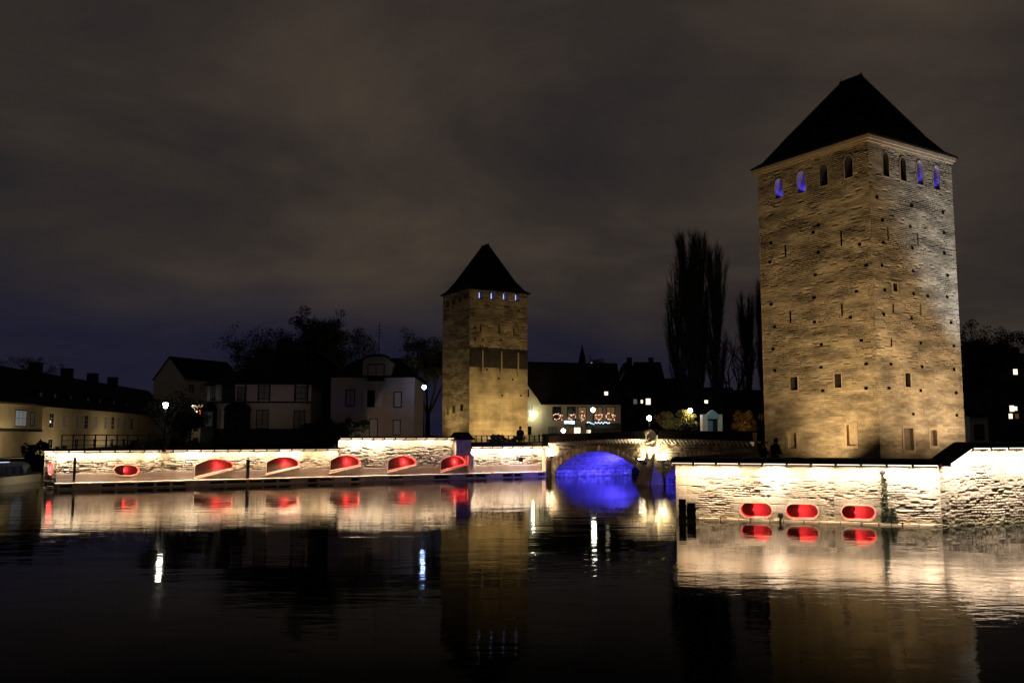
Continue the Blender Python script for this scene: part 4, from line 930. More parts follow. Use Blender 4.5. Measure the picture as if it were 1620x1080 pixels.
# the gable faces the viewer's left; long side with windows to the right
bq.rotation_euler = (0, 0, -.45)
m.hexa([(0, 0, he), (Wg, 0, he), (Wg, .3, he), (0, .3, he)], [(Wg / 2 - .01, 0, hr), (Wg / 2 + .01, 0, hr), (Wg / 2 + .01, .3, hr), (Wg / 2 - .01, .3, hr)])
m.build('wall', 'grey', bq)
m = MB(); gable_roof(m, 0, Wg, 0, Dg, he, hr, .25, 'y'); rf = m.build('roof', 'slate', bq)
fq = Frm((Wg, 0, 0), (0, 1, 0), (1, 0, 0))
for k in range(5):
    for j in range(3): win(bq, fq, 1.0 + k * 3.0, 2.6 + k * 3.0, he - 2.6 - j * 3, he - 1.0 - j * 3, 'curtain' if (k + j) % 2 else 'pane', 'pale', (1, 0), .1)
m = MB(); m.box(Wg - 2.6, Wg - 2.2, .8, Dg - .5, he + 1.1, he + 2.6); d = m.build('dormer_band', 'slate', rf)
for k in range(6): m = MB(); m.box(Wg - 2.19, Wg - 2.12, 1.2 + k * 2.4, 3.0 + k * 2.4, he + 1.5, he + 2.4); m.build('dormer_window', 'litd', d)
# low wing in front carrying the lit stairwell
wx = at(303, 660, 160); aw = empty('apartment_wing', (wx.x, 160, GZ), .1, 'lower modern wing with a small white lamp and red sign beside the apartment block', 'building')
m = MB(); zt_ = at(300, 640, 160).z - GZ; m.box(0, 7, 0, 8, 0, zt_); m.build('wall', 'cream', aw)
m = MB(); m.box(-.2, 7.2, -.2, 8.2, zt_, zt_ + .3); m.build('roof', 'slate', aw)
for j in range(3):
    win(aw, fL, .4, 1.2, zt_ - 2.2 - j * 2.4, zt_ - 1.0 - j * 2.4, 'pane', 'timber', (0, 0), .05); win(aw, fL, 2.3, 4.2, zt_ - 2.3 - j * 2.4, zt_ - .9 - j * 2.4, 'pane', 'timber', (2, 0), .05)
m = MB(); m.box(1.35, 2.1, -.12, -.02, zt_ - 1.6, zt_ - 1.0); m.build('lit_sign', 'red2', aw)
m = MB(); m.lathe([(.1, -.1), (.15, 0), (.1, .1)], (.15, -.2, zt_ - .2), 8); m.build('door_lamp', 'lampw', aw)
light('lamp_glow', 'POINT', (.4, -1.6, zt_ - 1.2), 160, (1, .8, .5), aw, size=.2)

# --- villa with hipped roof and two bay windows
D1 = 88; PV = Plane2((0, D1), (1, 0)); vx0 = at(318, 650, D1).x; vx1 = at(492, 650, D1).x
villa = empty('villa', (vx0, D1, GZ), 0, 'white villa with dark hipped roof and two bay windows behind the island wall', 'house')
V = lambda px: at(px, 650, D1).x - vx0
Zv = lambda py: at(400, py, D1).z - GZ
Wv = vx1 - vx0; z1_, z2_, z3_ = Zv(678), Zv(636), Zv(607)
xc = V(344)
# body: front to the right of the corner is frontal, left part turned away
foot = [(0, 1.6), (xc, 0), (Wv, 0), (Wv, 10), (0, 10)]
m = MB(); m.hexa([(x, y, z1_) for x, y in foot], [(x, y, z3_) for x, y in foot]); m.build('wall', 'white', villa)
m = MB(); m.hexa([(x - .05 if x < 1 else x + (.05 if x > Wv - 1 else 0), y - .05, 0) for x, y in foot[:3]] + [(Wv + .05, 10, 0), (-.05, 10, 0)], [(x - .05 if x < 1 else x + (.05 if x > Wv - 1 else 0), y - .05, z1_) for x, y in foot[:3]] + [(Wv + .05, 10, z1_), (-.05, 10, z1_)]); m.build('basement', 'darkwall', villa)
m = MB(); m.box(xc, Wv + .03, -.08, -.005, z2_ - .08, z2_ + .08)
m.hexa([(-.06, 1.52, z2_ - .08), (xc, -.08, z2_ - .08), (xc, -.003, z2_ - .08), (0, 1.6, z2_ - .08)], [(-.06, 1.52, z2_ + .08), (xc, -.08, z2_ + .08), (xc, -.003, z2_ + .08), (0, 1.6, z2_ + .08)])
for px in (370, 388, 408, 426, 466, 486): m.box(V(px) - .07, V(px) + .07, -.06, -.004, z2_ + .08, z3_)
m.build('half_timbering', 'timber', villa)
m = MB(); ov = .45; e = [(-ov, 1.2), (xc - .1, -ov), (Wv + ov, -ov), (Wv + ov, 10.5), (-ov, 10.5)]
rz0, rz1 = z3_ - .05, Zv(565)
rg = [(Wv * .42, 4.6, rz1), (Wv * .62, 4.6, rz1)]
E_ = [(x, y, rz0) for x, y in e]
m.poly([E_[0], E_[1], rg[0]]); m.poly([E_[1], E_[2], rg[1], rg[0]]); m.poly([E_[2], E_[3], rg[1]]); m.poly([E_[3], E_[4], rg[0], rg[1]]); m.poly([E_[4], E_[0], rg[0]]); m.poly(E_[::-1]); rf = m.build('roof', 'slate', villa)
chimney(rf, Wv * .52, 5, rz1 - .5, rz1 + .9, .35); 
fv = Frm((0, 0, 0), (1, 0, 0), (0, -1, 0))
for a, b, y0, y1, mt in ((376, 386, 613, 632, 'curtain'), (409, 425, 611, 631, 'curtain'), (468, 483, 612, 631, 'curtain'), (407, 424, 649, 677, 'curtain'), (466, 482, 650, 677, 'curtain')):
    win(villa, fv, V(a), V(b), max(Zv(y1), z1_ + .02), Zv(y0), mt, 'timber', (1, 1), .08, .05)
m = MB(); fbox(m, fv, V(351), V(369), .0, .25, z2_ + .1, z3_ - .02); m.build('dark_gallery', 'timber', villa)
fvl = Frm((0, 1.6, 0), (xc, -1.6, 0), (-1.6, -xc, 0)); ll = hypot(xc, 1.6)
win(villa, fvl, ll * .35, ll * .72, z2_ + .3, z3_ - .15, 'curtain', 'timber', (1, 1), .06, .04)
def bay(px0, px1, yt, yb, dep, yoff, lit):
    a, b = V(px0), V(px1); m = MB(); mid = (a + b) / 2; za = .3; zb = Zv(yt + 12)
    pts = [(a, yoff), (a + .35, yoff - dep), (b - .35, yoff - dep), (b, yoff)]
    m.hexa([(x, y, 0) for x, y in pts], [(x, y, z1_ + .1) for x, y in pts]); bb = m.build('bay_window', 'darkwall', villa)
    m = MB(); m.hexa([(x, y, z1_ + .1) for x, y in pts], [(x, y, zb) for x, y in pts]); m.build('bay_glazing', 'timber', bb)
    fb = Frm((a + .35, yoff - dep, 0), (1, 0, 0), (0, -1, 0)); wd = b - a - .7
    for k in range(1): win(bb, fb, .12, wd - .12, z1_ + .2, zb - .15, lit, 'timber', (0 if lit == 'curtain' else 1, 0), .06, .04)
    fb2 = Frm((a, yoff, 0), (.35, -dep, 0), (-dep, -.35, 0)); win(bb, fb2, .12, hypot(.35, dep) - .1, z1_ + .2, zb - .15, 'curtain', 'pale', (0, 0), .05, .04)
    m = MB(); n = 8; o_ = [(a - .15, yoff), (a + .25, yoff - dep - .15), (b - .25, yoff - dep - .15), (b + .15, yoff)]; zz0 = zb
    l1 = [(mid + (x - mid) * .72, yoff + (y - yoff) * .75) for x, y in o_]; l2 = [(mid + (x - mid) * .2, yoff + (y - yoff) * .2) for x, y in o_]
    m.hexa([(x, y, zz0) for x, y in o_], [(x, y, zz0 + .5) for x, y in l1]); m.hexa([(x, y, zz0 + .5) for x, y in l1], [(x, y, zz0 + .78) for x, y in l2]); m.build('bay_roof', 'slate', bb)
bay(314, 346, 637, 690, 1.3, 1.0, 'curtain'); bay(356, 396, 636, 690, 1.3, .0, 'pane')
floodlight(vx0 - 3.2, D1 - 2.5, GZ, (vx0 + .4, D1 + 1, GZ + 2.2), 130, (.85, 1, .8), 'small added floodlight beside the villa, lighting its left bay window', spot=70)  # unseen lamp added to brighten the bay window
floodlight(vx0 + Wv * .55, D1 - 9.5, GZ, (vx0 + Wv * .55, D1, GZ + 3.6), 620, (1, .80, .62), 'added floodlight aimed at the front of the villa', spot=110)  # unseen lamp added to brighten the villa front

# --- beige house with round gable
D2 = 86; hx0 = at(523, 650, D2).x; hx1 = at(655, 650, D2).x; Hb = empty('gabled_house', (hx0, D2, GZ), 0, 'beige house with rounded dormer gable and pale shutters behind the island wall', 'house')
V2 = lambda px: at(px, 650, D2).x - hx0
Z2 = lambda py: at(590, py, D2).z - GZ
Wh = hx1 - hx0
m = MB(); m.box(0, Wh, 0, 9, 0, Z2(596)); m.build('wall', 'beige', Hb)
ga, gb = V2(573), V2(618); m = MB(); gp = [(ga, Z2(596))] + [(ga + (gb - ga) * (.5 - .5 * cos(t)), Z2(572) + (Z2(563) - Z2(572)) * sin(t)) for t in np.linspace(0, pi, 9)] + [(gb, Z2(596))]
m.hexa([(x, -.02, z) for x, z in gp], [(x, 3.2, z) for x, z in gp]); m.build('gable_dormer', 'beige', Hb)
m = MB()
for (xa, za), (xb, zb) in zip(gp[1:-2], gp[2:-1]): m.hexa([(xa, -.35, za), (xb, -.35, zb), (xb, 3.2, zb), (xa, 3.2, za)], [(xa, -.35, za + .18), (xb, -.35, zb + .18), (xb, 3.2, zb + .18), (xa, 3.2, za + .18)])
m.build('dormer_roof', 'slate', Hb)
m = MB(); z0 = Z2(597); zr = Z2(560)
Eh = [(-.4, -.4, z0), (Wh + .4, -.4, z0), (Wh + .4, 9.4, z0), (-.4, 9.4, z0)]; rg = [(Wh * .25, 4.5, zr), (Wh * .75, 4.5, zr)]
m.poly([Eh[0], Eh[1], rg[1], rg[0]]); m.poly([Eh[1], Eh[2], rg[1]]); m.poly([Eh[2], Eh[3], rg[0], rg[1]]); m.poly([Eh[3], Eh[0], rg[0]]); m.poly(Eh[::-1]); rf = m.build('roof', 'slate', Hb)
win(Hb, fv, V2(582), V2(606), Z2(601), Z2(577), 'dark', 'timber', (1, 1), .1, .06)
win(Hb, fv, V2(548), V2(560), Z2(641), Z2(617), 'curtain', 'timber', (1, 0), .09, .05)
win(Hb, fv, V2(581.5), V2(592), Z2(643), Z2(618), 'dark', 'timber', (0, 0), .06, .05)
for a, b in ((575, 580.5), (593, 604)): m = MB(); fbox(m, fv, V2(a), V2(b), .0, .07, Z2(643), Z2(618)); m.build('shutter', 'shutter', Hb)
win(Hb, fv, V2(624), V2(634), Z2(643), Z2(621), 'shutter', 'timber', (0, 0), .1, .05)
win(Hb, fv, V2(586), V2(597), Z2(690), Z2(663), 'shutter', 'timber', (0, 0), .08, .05); win(Hb, fv, V2(623), V2(633), Z2(687), Z2(665), 'shutter', 'timber', (0, 0), .08, .05)
m = MB(); xx = V2(587); m.tube((xx, 4.5, zr), (xx, 4.5, zr + 3.6), .05, .03); 
for k in range(4): m.tube((xx - .45 + .08 * k, 4.5, zr + 2.2 + .35 * k), (xx + .45 - .08 * k, 4.5, zr + 2.2 + .35 * k), .025, .025, 4)
m.build('aerial', 'iron', rf)
floodlight(hx0 + Wh * .5, D2 - 6.8, GZ, (hx0 + Wh * .5, D2, GZ + 3.6), 210, (1, .72, .5), 'added floodlight aimed at the front of the beige house', spot=120)  # unseen lamp added to brighten the house front
# darker side house between the two
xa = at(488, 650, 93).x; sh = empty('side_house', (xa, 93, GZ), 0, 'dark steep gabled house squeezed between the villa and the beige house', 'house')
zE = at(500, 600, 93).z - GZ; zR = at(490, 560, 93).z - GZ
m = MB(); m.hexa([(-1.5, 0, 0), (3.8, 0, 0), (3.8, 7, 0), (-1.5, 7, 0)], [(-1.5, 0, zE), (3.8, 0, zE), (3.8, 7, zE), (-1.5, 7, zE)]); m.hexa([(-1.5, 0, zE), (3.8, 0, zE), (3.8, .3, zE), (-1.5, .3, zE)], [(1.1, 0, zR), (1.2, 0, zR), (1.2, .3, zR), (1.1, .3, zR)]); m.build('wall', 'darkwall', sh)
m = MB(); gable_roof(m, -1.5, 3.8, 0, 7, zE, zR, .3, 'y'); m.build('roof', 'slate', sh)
win(sh, fv, 1.6, 2.4, zE - .4, zE + .8, 'dark', 'timber', (0, 0), .06)
# copper pyramid roof turret behind
p = at(608, 556, 120); cp = empty('copper_turret', (p.x, 120, GZ), .5, 'turret with pale green copper pyramid roof behind the beige house', 'turret')
m = MB(); hT = p.z - GZ; m.box(-2.0, 2.0, -2.0, 2.0, 0, hT - 3.4); m.build('wall', 'darkwall', cp)
m = MB(); q = [(-2.2, -2.2, hT - 3.4), (2.2, -2.2, hT - 3.4), (2.2, 2.2, hT - 3.4), (-2.2, 2.2, hT - 3.4)]
for k in range(4): m.poly([q[k], q[(k + 1) % 4], (0, 0, hT)])
m.poly(q[::-1]); m.build('roof', 'copper', cp)
light('roof_light', 'POINT', (-4.5, -5.5, hT - 2.0), 90, (.8, 1, 1), cp, size=.2)

# --- restaurant house behind the bridge
D3 = 118; rx0 = at(857, 650, D3).x; rx1 = at(982, 650, D3).x
R3 = empty('restaurant_house', (rx0, D3, GZ), 0, 'broad house with huge dark roof and festive windows behind the bridge', 'house')
V3 = lambda px, D=D3: at(px, 650, D).x - rx0
Z3 = lambda py, D=D3: at(900, py, D).z - GZ
Wr = rx1 - rx0; ze = Z3(639); zr = Z3(578, 126)
m = MB(); m.box(0, Wr, 0, 14, 0, ze); m.build('wall', 'cream', R3)
# gable wall turned to the left
gx = V3(836, D3)
m = MB(); prof = [(gx, 4.0), (0.0, -.01)]
m.hexa([(-3.2, 0.02, 0), (-.003, .0, 0), (-.003, 13.9, 0), (-3.2, 14, 0)], [(-3.2, 0.02, ze + .4), (-.003, .0, ze), (-.003, 13.9, ze), (-3.2, 14, ze + .4)])
m.hexa([(-3.2, .02, ze + .4), (-.003, 0, ze), (-.003, .4, ze), (-3.2, .4, ze + .4)], [(-3.2, .02, Z3(590)), (-3.1, 0, Z3(590)), (-3.1, .4, Z3(590)), (-3.2, .4, Z3(590))])
m.build('gable_wall', 'cream', R3)
m = MB(); m.hexa([(-3.0, -.4, Z3(583)), (-.1, -.5, ze - .1), (Wr + .4, -.5, ze - .1), (Wr + .4, 7, zr), (-3.0, 7, Z3(575, 126))], [(-3.0, -.4, Z3(583) + .2), (-.1, -.5, ze + .1), (Wr + .4, -.5, ze + .1), (Wr + .4, 7, zr + .2), (-3.0, 7, Z3(575, 126) + .2)])
m.hexa([(-3.0, 7, Z3(575, 126)), (Wr + .4, 7, zr), (Wr + .4, 14.4, ze), (-3.0, 14.4, ze)], [(-3.0, 7, Z3(575, 126) + .2), (Wr + .4, 7, zr + .2), (Wr + .4, 14.4, ze + .2), (-3.0, 14.4, ze + .2)]); rf = m.build('roof', 'tile', R3)
m = MB(); m.poly([(Wr, 0, ze), (Wr, 14, ze), (Wr, 7, zr)]); m.build('end_gable', 'cream', R3)
def roofz(y): return ze - .1 + (zr - ze + .1) * (y + .5) / 7.5
for px, py in ((913, 597), (959, 623)):
    yy = .4 + (roofz(0) * 0); 
    for t in np.linspace(-.4, 7, 80):
        q = at(px, py, D3 + t)
        if q.z - GZ <= roofz(t) + .25: yy = t; xq = q.x - rx0; zq = q.z - GZ; break
    m = MB(); m.box(xq - .22, xq + .22, yy - .15, yy + .25, zq - .3, zq + .3); m.build('roof_window', 'litw', rf)
for i, (px) in enumerate((881, 904, 921, 946, 966)):
    win(R3, fv, V3(px - 6), V3(px + 6), Z3(664), Z3(644), 'pane' if i < 2 else 'lity', 'timber', (1, 1), .08, .05)
M['lity'].node_tree.nodes['Principled BSDF'].inputs['Emission Strength'].default_value = .06
fg = Frm((-3.2, 0.0, 0), (1, 0, 0), (0, -1, 0))
win(R3, fg, .9, 1.5, Z3(627), Z3(616), 'dark', 'timber', (0, 0), .06); win(R3, fg, 1.3, 2.1, Z3(660), Z3(641), 'curtain', 'pale', (1, 1), .06); win(R3, fg, 1.1, 1.8, Z3(687), Z3(675), 'dark', 'timber', (1, 1), .06)
for a, b, mt in ((868, 880, 'curtain'), (900, 905, 'lity'), (908, 918, 'litw'), (928, 934, 'litw')): win(R3, fv, V3(a), V3(b), Z3(685), Z3(676), mt, 'timber', (1, 0), .06, .04)
m = MB(); xx = V3(843); m.lathe([(.12, -.12), (.24, 0), (.12, .14)], (xx, -.35, Z3(656)), 10); m.build('wall_lamp', 'lampw', R3); m = MB(); m.box(xx - .03, xx + .03, -.3, .02, Z3(656) + .15, Z3(656) + .2); m.build('lamp_bracket', 'iron', R3)
light('wall_light', 'POINT', (xx, -1.0, Z3(656)), 120, (.85, 1, .62), R3, size=.2)
light('terrace_light', 'POINT', (V3(920), -5.5, 4.0), 80, (1, .8, .65), R3, size=.3)
# lit sign boards (illegible at this distance: short bright marks)
sg = empty('restaurant_sign', (rx0 + V3(891.5), D3 - .25, GZ + Z3(672)), 0, 'bright cold white sign board under the second festive window', 'sign')
m = MB(); m.box(0, V3(911) - V3(891.5), 0, .12, 0, .62); m.build('board', 'pane', sg)
m = MB(); r3 = random.Random(5); u = .06
while u < V3(911) - V3(891.5) - .2: wv = r3.uniform(.10, .2); m.box(u, u + wv, -.03, -.002, .1 + r3.uniform(0, .08), .52); u += wv + .035
m.build('lettering', 'signl', sg)
gl = empty('fairy_lights', (rx0 + V3(928), D3 - 1.4, GZ + Z3(672)), 0, 'row of cold white fairy lights above the dark terrace awning', 'string lights')
m = MB(); r3 = random.Random(6); Lg = V3(962) - V3(928); m.tube((0, 0, .3), (Lg, 0, .3), .02, .02, 4); m.build('cable', 'iron', gl)
m = MB()
for k in range(15): q = k / 14 * Lg; zq = .26 + r3.uniform(-.16, .12); m.box(q - .06, q + .06, -.06, .06, zq - .07, zq + .07)
m.build('bulb', 'signl', gl)['kind'] = 'stuff'
aw_ = empty('terrace_awning', (rx0 + V3(925), D3 - 3.2, GZ), 0, 'dark sloping terrace awning in front of the restaurant', 'awning')
m = MB(); La = V3(980) - V3(925); m.hexa([(0, 0, 1.9), (La, 0, 1.9), (La, 3.1, 2.7), (0, 3.1, 2.7)], [(0, 0, 1.98), (La, 0, 1.98), (La, 3.1, 2.78), (0, 3.1, 2.78)]); m.build('canopy', 'leafd', aw_)
for x in (.1, La / 2, La - .1): m = MB(); m.box(x - .04, x + .04, .05, .13, 0, 1.9); m.build('post', 'iron', aw_)
for i, (px, wd, kind) in enumerate(((882, 1.5, 'round'), (904, 1.3, 'heart'), (922, .9, 'star'), (947, 1.0, 'heart'), (965, 1.5, 'round'))):
    lab = ['loop of red and white fairy lights under the leftmost festive window', 'heart shaped fairy lights over the bright sign board', 'small upright star of fairy lights at the middle festive window', 'small heart of fairy lights beside the street lamp', 'loop of orange and red fairy lights at the rightmost festive window'][i]
    o = empty('festive_wreath', (rx0 + V3(px), D3 - .35, GZ + Z3(659)), 0, lab, 'Christmas wreath', 'festive wreaths on the restaurant windows')
    r3 = random.Random(i + 30); m = MB(); m2 = MB(); m3 = MB(); n = 26; P = []
    for k in range(n):
        t = 2 * pi * k / n
        if kind == 'heart': x = .5 * wd * sin(t) ** 3; z = .5 * (.8 * cos(t) - .3 * cos(2 * t) - .12 * cos(3 * t))
        elif kind == 'star': rad = .55 if k % 5 == 0 else .3; x = rad * wd * sin(t); z = rad * 1.3 * cos(t)
        else: x = .34 * wd * sin(t) - .15; z = .42 * cos(t)
        if r3.random() < .8: P.append((x * .85 + r3.uniform(-.05, .05), z * .9 + r3.uniform(-.06, .06)))
    if kind == 'round': P += [(.35 + .3 * k / 8, -.1 + .35 * sin(k)) for k in range(8)]
    for k in range(len(P) - 1): m.tube((P[k][0], 0, P[k][1]), (P[k + 1][0], 0, P[k + 1][1]), .035, .035, 4)
    m.build('garland', 'leafd', o)
    for k, (x, z) in enumerate(P): (m3 if (k * 7 + i) % 3 == 0 else m2).box(x - .045, x + .045, -.09, -.01, z - .045, z + .045)
    m2.build('white_bulbs', 'bulb', o)['kind'] = 'stuff'; m3.build('red_bulbs', 'redb', o)['kind'] = 'stuff'

# --- dark houses further back
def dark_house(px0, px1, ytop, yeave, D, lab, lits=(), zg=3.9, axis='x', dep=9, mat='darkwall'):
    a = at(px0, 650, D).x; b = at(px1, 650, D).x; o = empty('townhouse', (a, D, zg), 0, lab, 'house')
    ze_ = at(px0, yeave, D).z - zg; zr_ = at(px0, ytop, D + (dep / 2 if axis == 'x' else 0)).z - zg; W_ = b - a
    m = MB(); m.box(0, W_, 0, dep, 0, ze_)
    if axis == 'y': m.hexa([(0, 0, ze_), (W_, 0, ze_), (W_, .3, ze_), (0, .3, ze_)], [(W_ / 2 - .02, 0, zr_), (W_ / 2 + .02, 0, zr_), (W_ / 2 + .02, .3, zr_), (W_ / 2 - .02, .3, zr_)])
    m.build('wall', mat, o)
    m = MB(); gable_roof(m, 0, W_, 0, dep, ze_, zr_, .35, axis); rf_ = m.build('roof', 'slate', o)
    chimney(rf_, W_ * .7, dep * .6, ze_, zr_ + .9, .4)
    nn = max(1, int(W_ / 3))
    for j in range(2):
        for k in range(nn):
            uc = (k + .5) * W_ / nn; zc = ze_ - 1.6 - j * 2.9
            if zc > 1: win(o, fv, uc - .45, uc + .45, zc - .7, zc + .7, 'pane', 'timber', (1, 1), .06)
    for px, py, mt, s in lits:
        q = at(px, py, D - .05); m = MB(); x = q.x - a; z = q.z - zg; m.box(x - s, x + s, -.04, -.03, z - s * 1.3, z + s * 1.3); m.build('lit_window', mt, o)
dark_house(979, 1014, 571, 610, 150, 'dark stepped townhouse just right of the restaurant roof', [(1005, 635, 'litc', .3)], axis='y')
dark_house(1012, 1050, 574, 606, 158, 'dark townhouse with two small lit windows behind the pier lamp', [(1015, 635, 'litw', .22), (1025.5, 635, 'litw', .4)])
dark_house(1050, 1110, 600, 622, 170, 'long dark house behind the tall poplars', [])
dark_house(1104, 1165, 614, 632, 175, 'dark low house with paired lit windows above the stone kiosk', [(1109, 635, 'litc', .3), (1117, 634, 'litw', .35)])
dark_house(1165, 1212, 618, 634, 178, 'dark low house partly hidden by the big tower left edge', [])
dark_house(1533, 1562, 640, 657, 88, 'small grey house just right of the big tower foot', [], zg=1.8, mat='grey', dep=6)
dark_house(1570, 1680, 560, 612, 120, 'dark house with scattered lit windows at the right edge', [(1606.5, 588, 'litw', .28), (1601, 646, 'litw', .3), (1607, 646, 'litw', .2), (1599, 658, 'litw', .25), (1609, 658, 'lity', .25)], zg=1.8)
# cathedral-like spire and dome-shaped building beyond the roofs
p = at(921, 545, 420); spz = p.z
sp_ = empty('church_spire', (p.x, 420, GZ), .4, 'thin dark church spire rising behind the big dark roof', 'church')
m = MB(); m.lathe([(3.2, 0), (3.2, spz - GZ - 11), (2.0, spz - GZ - 9), (1.5, spz - GZ - 6), (.5, spz - GZ - 2), (.1, spz - GZ)], (0, 0, 0), 8); m.build('spire', 'darkwall', sp_)
m = MB(); 
for k in range(4): x = -3.0 + k * 2.0; m.lathe([(.25, 0), (.05, 3.0)], (x, -3.2, spz - GZ - 13), 5)
m.build('pinnacle', 'darkwall', sp_)['kind'] = 'stuff'
m = MB(); m.box(2.3, 3.3, -3.6, -3.3, spz - GZ - 11.5, spz - GZ - 8.5); m.build('lit_window', 'litw', sp_)
p = at(957, 581, 300); mm = empty('signal_mast', (p.x, 300, GZ), 0, 'mast with a small red warning light beyond the dark roof', 'mast')
m = MB(); m.tube((0, 0, 0), (0, 0, p.z - GZ), .25, .15); m.build('mast', 'iron', mm); m = MB(); m.lathe([(.3, -.3), (.45, 0), (.3, .3)], (0, 0, p.z - GZ), 8); m.build('red_light', 'red2', mm)

# --- pale stone kiosk
p = at(1127, 678, 97); kz = 3.9; kk = empty('stone_kiosk', (p.x, 97, kz), -.05, 'small pale stone kiosk with gabled glass porch beyond the bridge', 'kiosk')
s = 97 / F * 1.0
K = lambda px: (px - 1127) * s
kh = at(1127, 655, 97).z - kz; kt = at(1127, 652, 97).z - kz
for a, b in ((1112, 1120), (1136.5, 1143)): m = MB(); m.box(K(a), K(b), 0, 1.6, 0, kh - .02); m.build('stone_jamb', 'pale', kk)
m = MB(); m.box(K(1108), K(1146), -.3, 1.9, 0, .14); m.build('step', 'pale', kk)
m = MB(); m.box(K(1120), K(1136.5), .5, .56, .14, kh - .5); m.build('glass_door', 'copper', kk)
m = MB(); m.box(K(1129), K(1136), .44, .495, .14, kh - .55); m.build('dark_doorway', 'black', kk)
m = MB(); z = kh - .5; m.hexa([(K(1119), -.1, z), (K(1137.5), -.1, z), (K(1137.5), 1.6, z), (K(1119), 1.6, z)], [(K(1119), -.1, z + .35), (K(1137.5), -.1, z + .35), (K(1137.5), 1.6, z + .35), (K(1119), 1.6, z + .35)]); m.hexa([(K(1118), -.15, z + .35), (K(1138.5), -.15, z + .35), (K(1138.5), 1.6, z + .35), (K(1118), 1.6, z + .35)], [(K(1128), -.15, z + .95), (K(1129), -.15, z + .95), (K(1129), 1.6, z + .95), (K(1128), 1.6, z + .95)]); m.build('pediment', 'copper', kk)
light('kiosk_light', 'POINT', (0, -2.6, 2.4), 55, (.85, 1, .8), kk, size=.15)

# ================================================================== RAILINGS
def railing(fr_pts, lab, n, h=.9, zb=2.75, group=None, rails=2):
    a, b = Vector(fr_pts[0]), Vector(fr_pts[1]); d = b - a; L = d.length
    o = empty('railing', (a.x, a.y, zb), atan2(d.y, d.x), lab, 'railing')
    for k in range(n + 1): m = MB(); x = L * k / n; m.box(x - .04, x + .04, -.04, .04, -.1, h); m.build('post', 'iron', o)
    m = MB(); m.box(0, L, -.03, .03, h - .02, h + .04)
    m.build('handrail', 'iron', o)
    m = MB()
    for k in range(rails): z = h * (k + .6) / (rails + .7); m.box(0, L, -.015, .015, z, z + .035)
    m.build('rail', 'iron', o)['kind'] = 'stuff'
pa = WLo + LD * .25 + LN * .2
railing((pa, pa + LD * 7.8), 'black iron railing on top of the island wall at its left end', 11, .95, 2.75)
pa = WLo + LD * (u_p1 + .3) + LN * .25
railing((pa, pa + LD * (u_end - u_p1 - .6)), 'low dark railing on the wall before the distant tower', 14, .55, 3.12, rails=1)

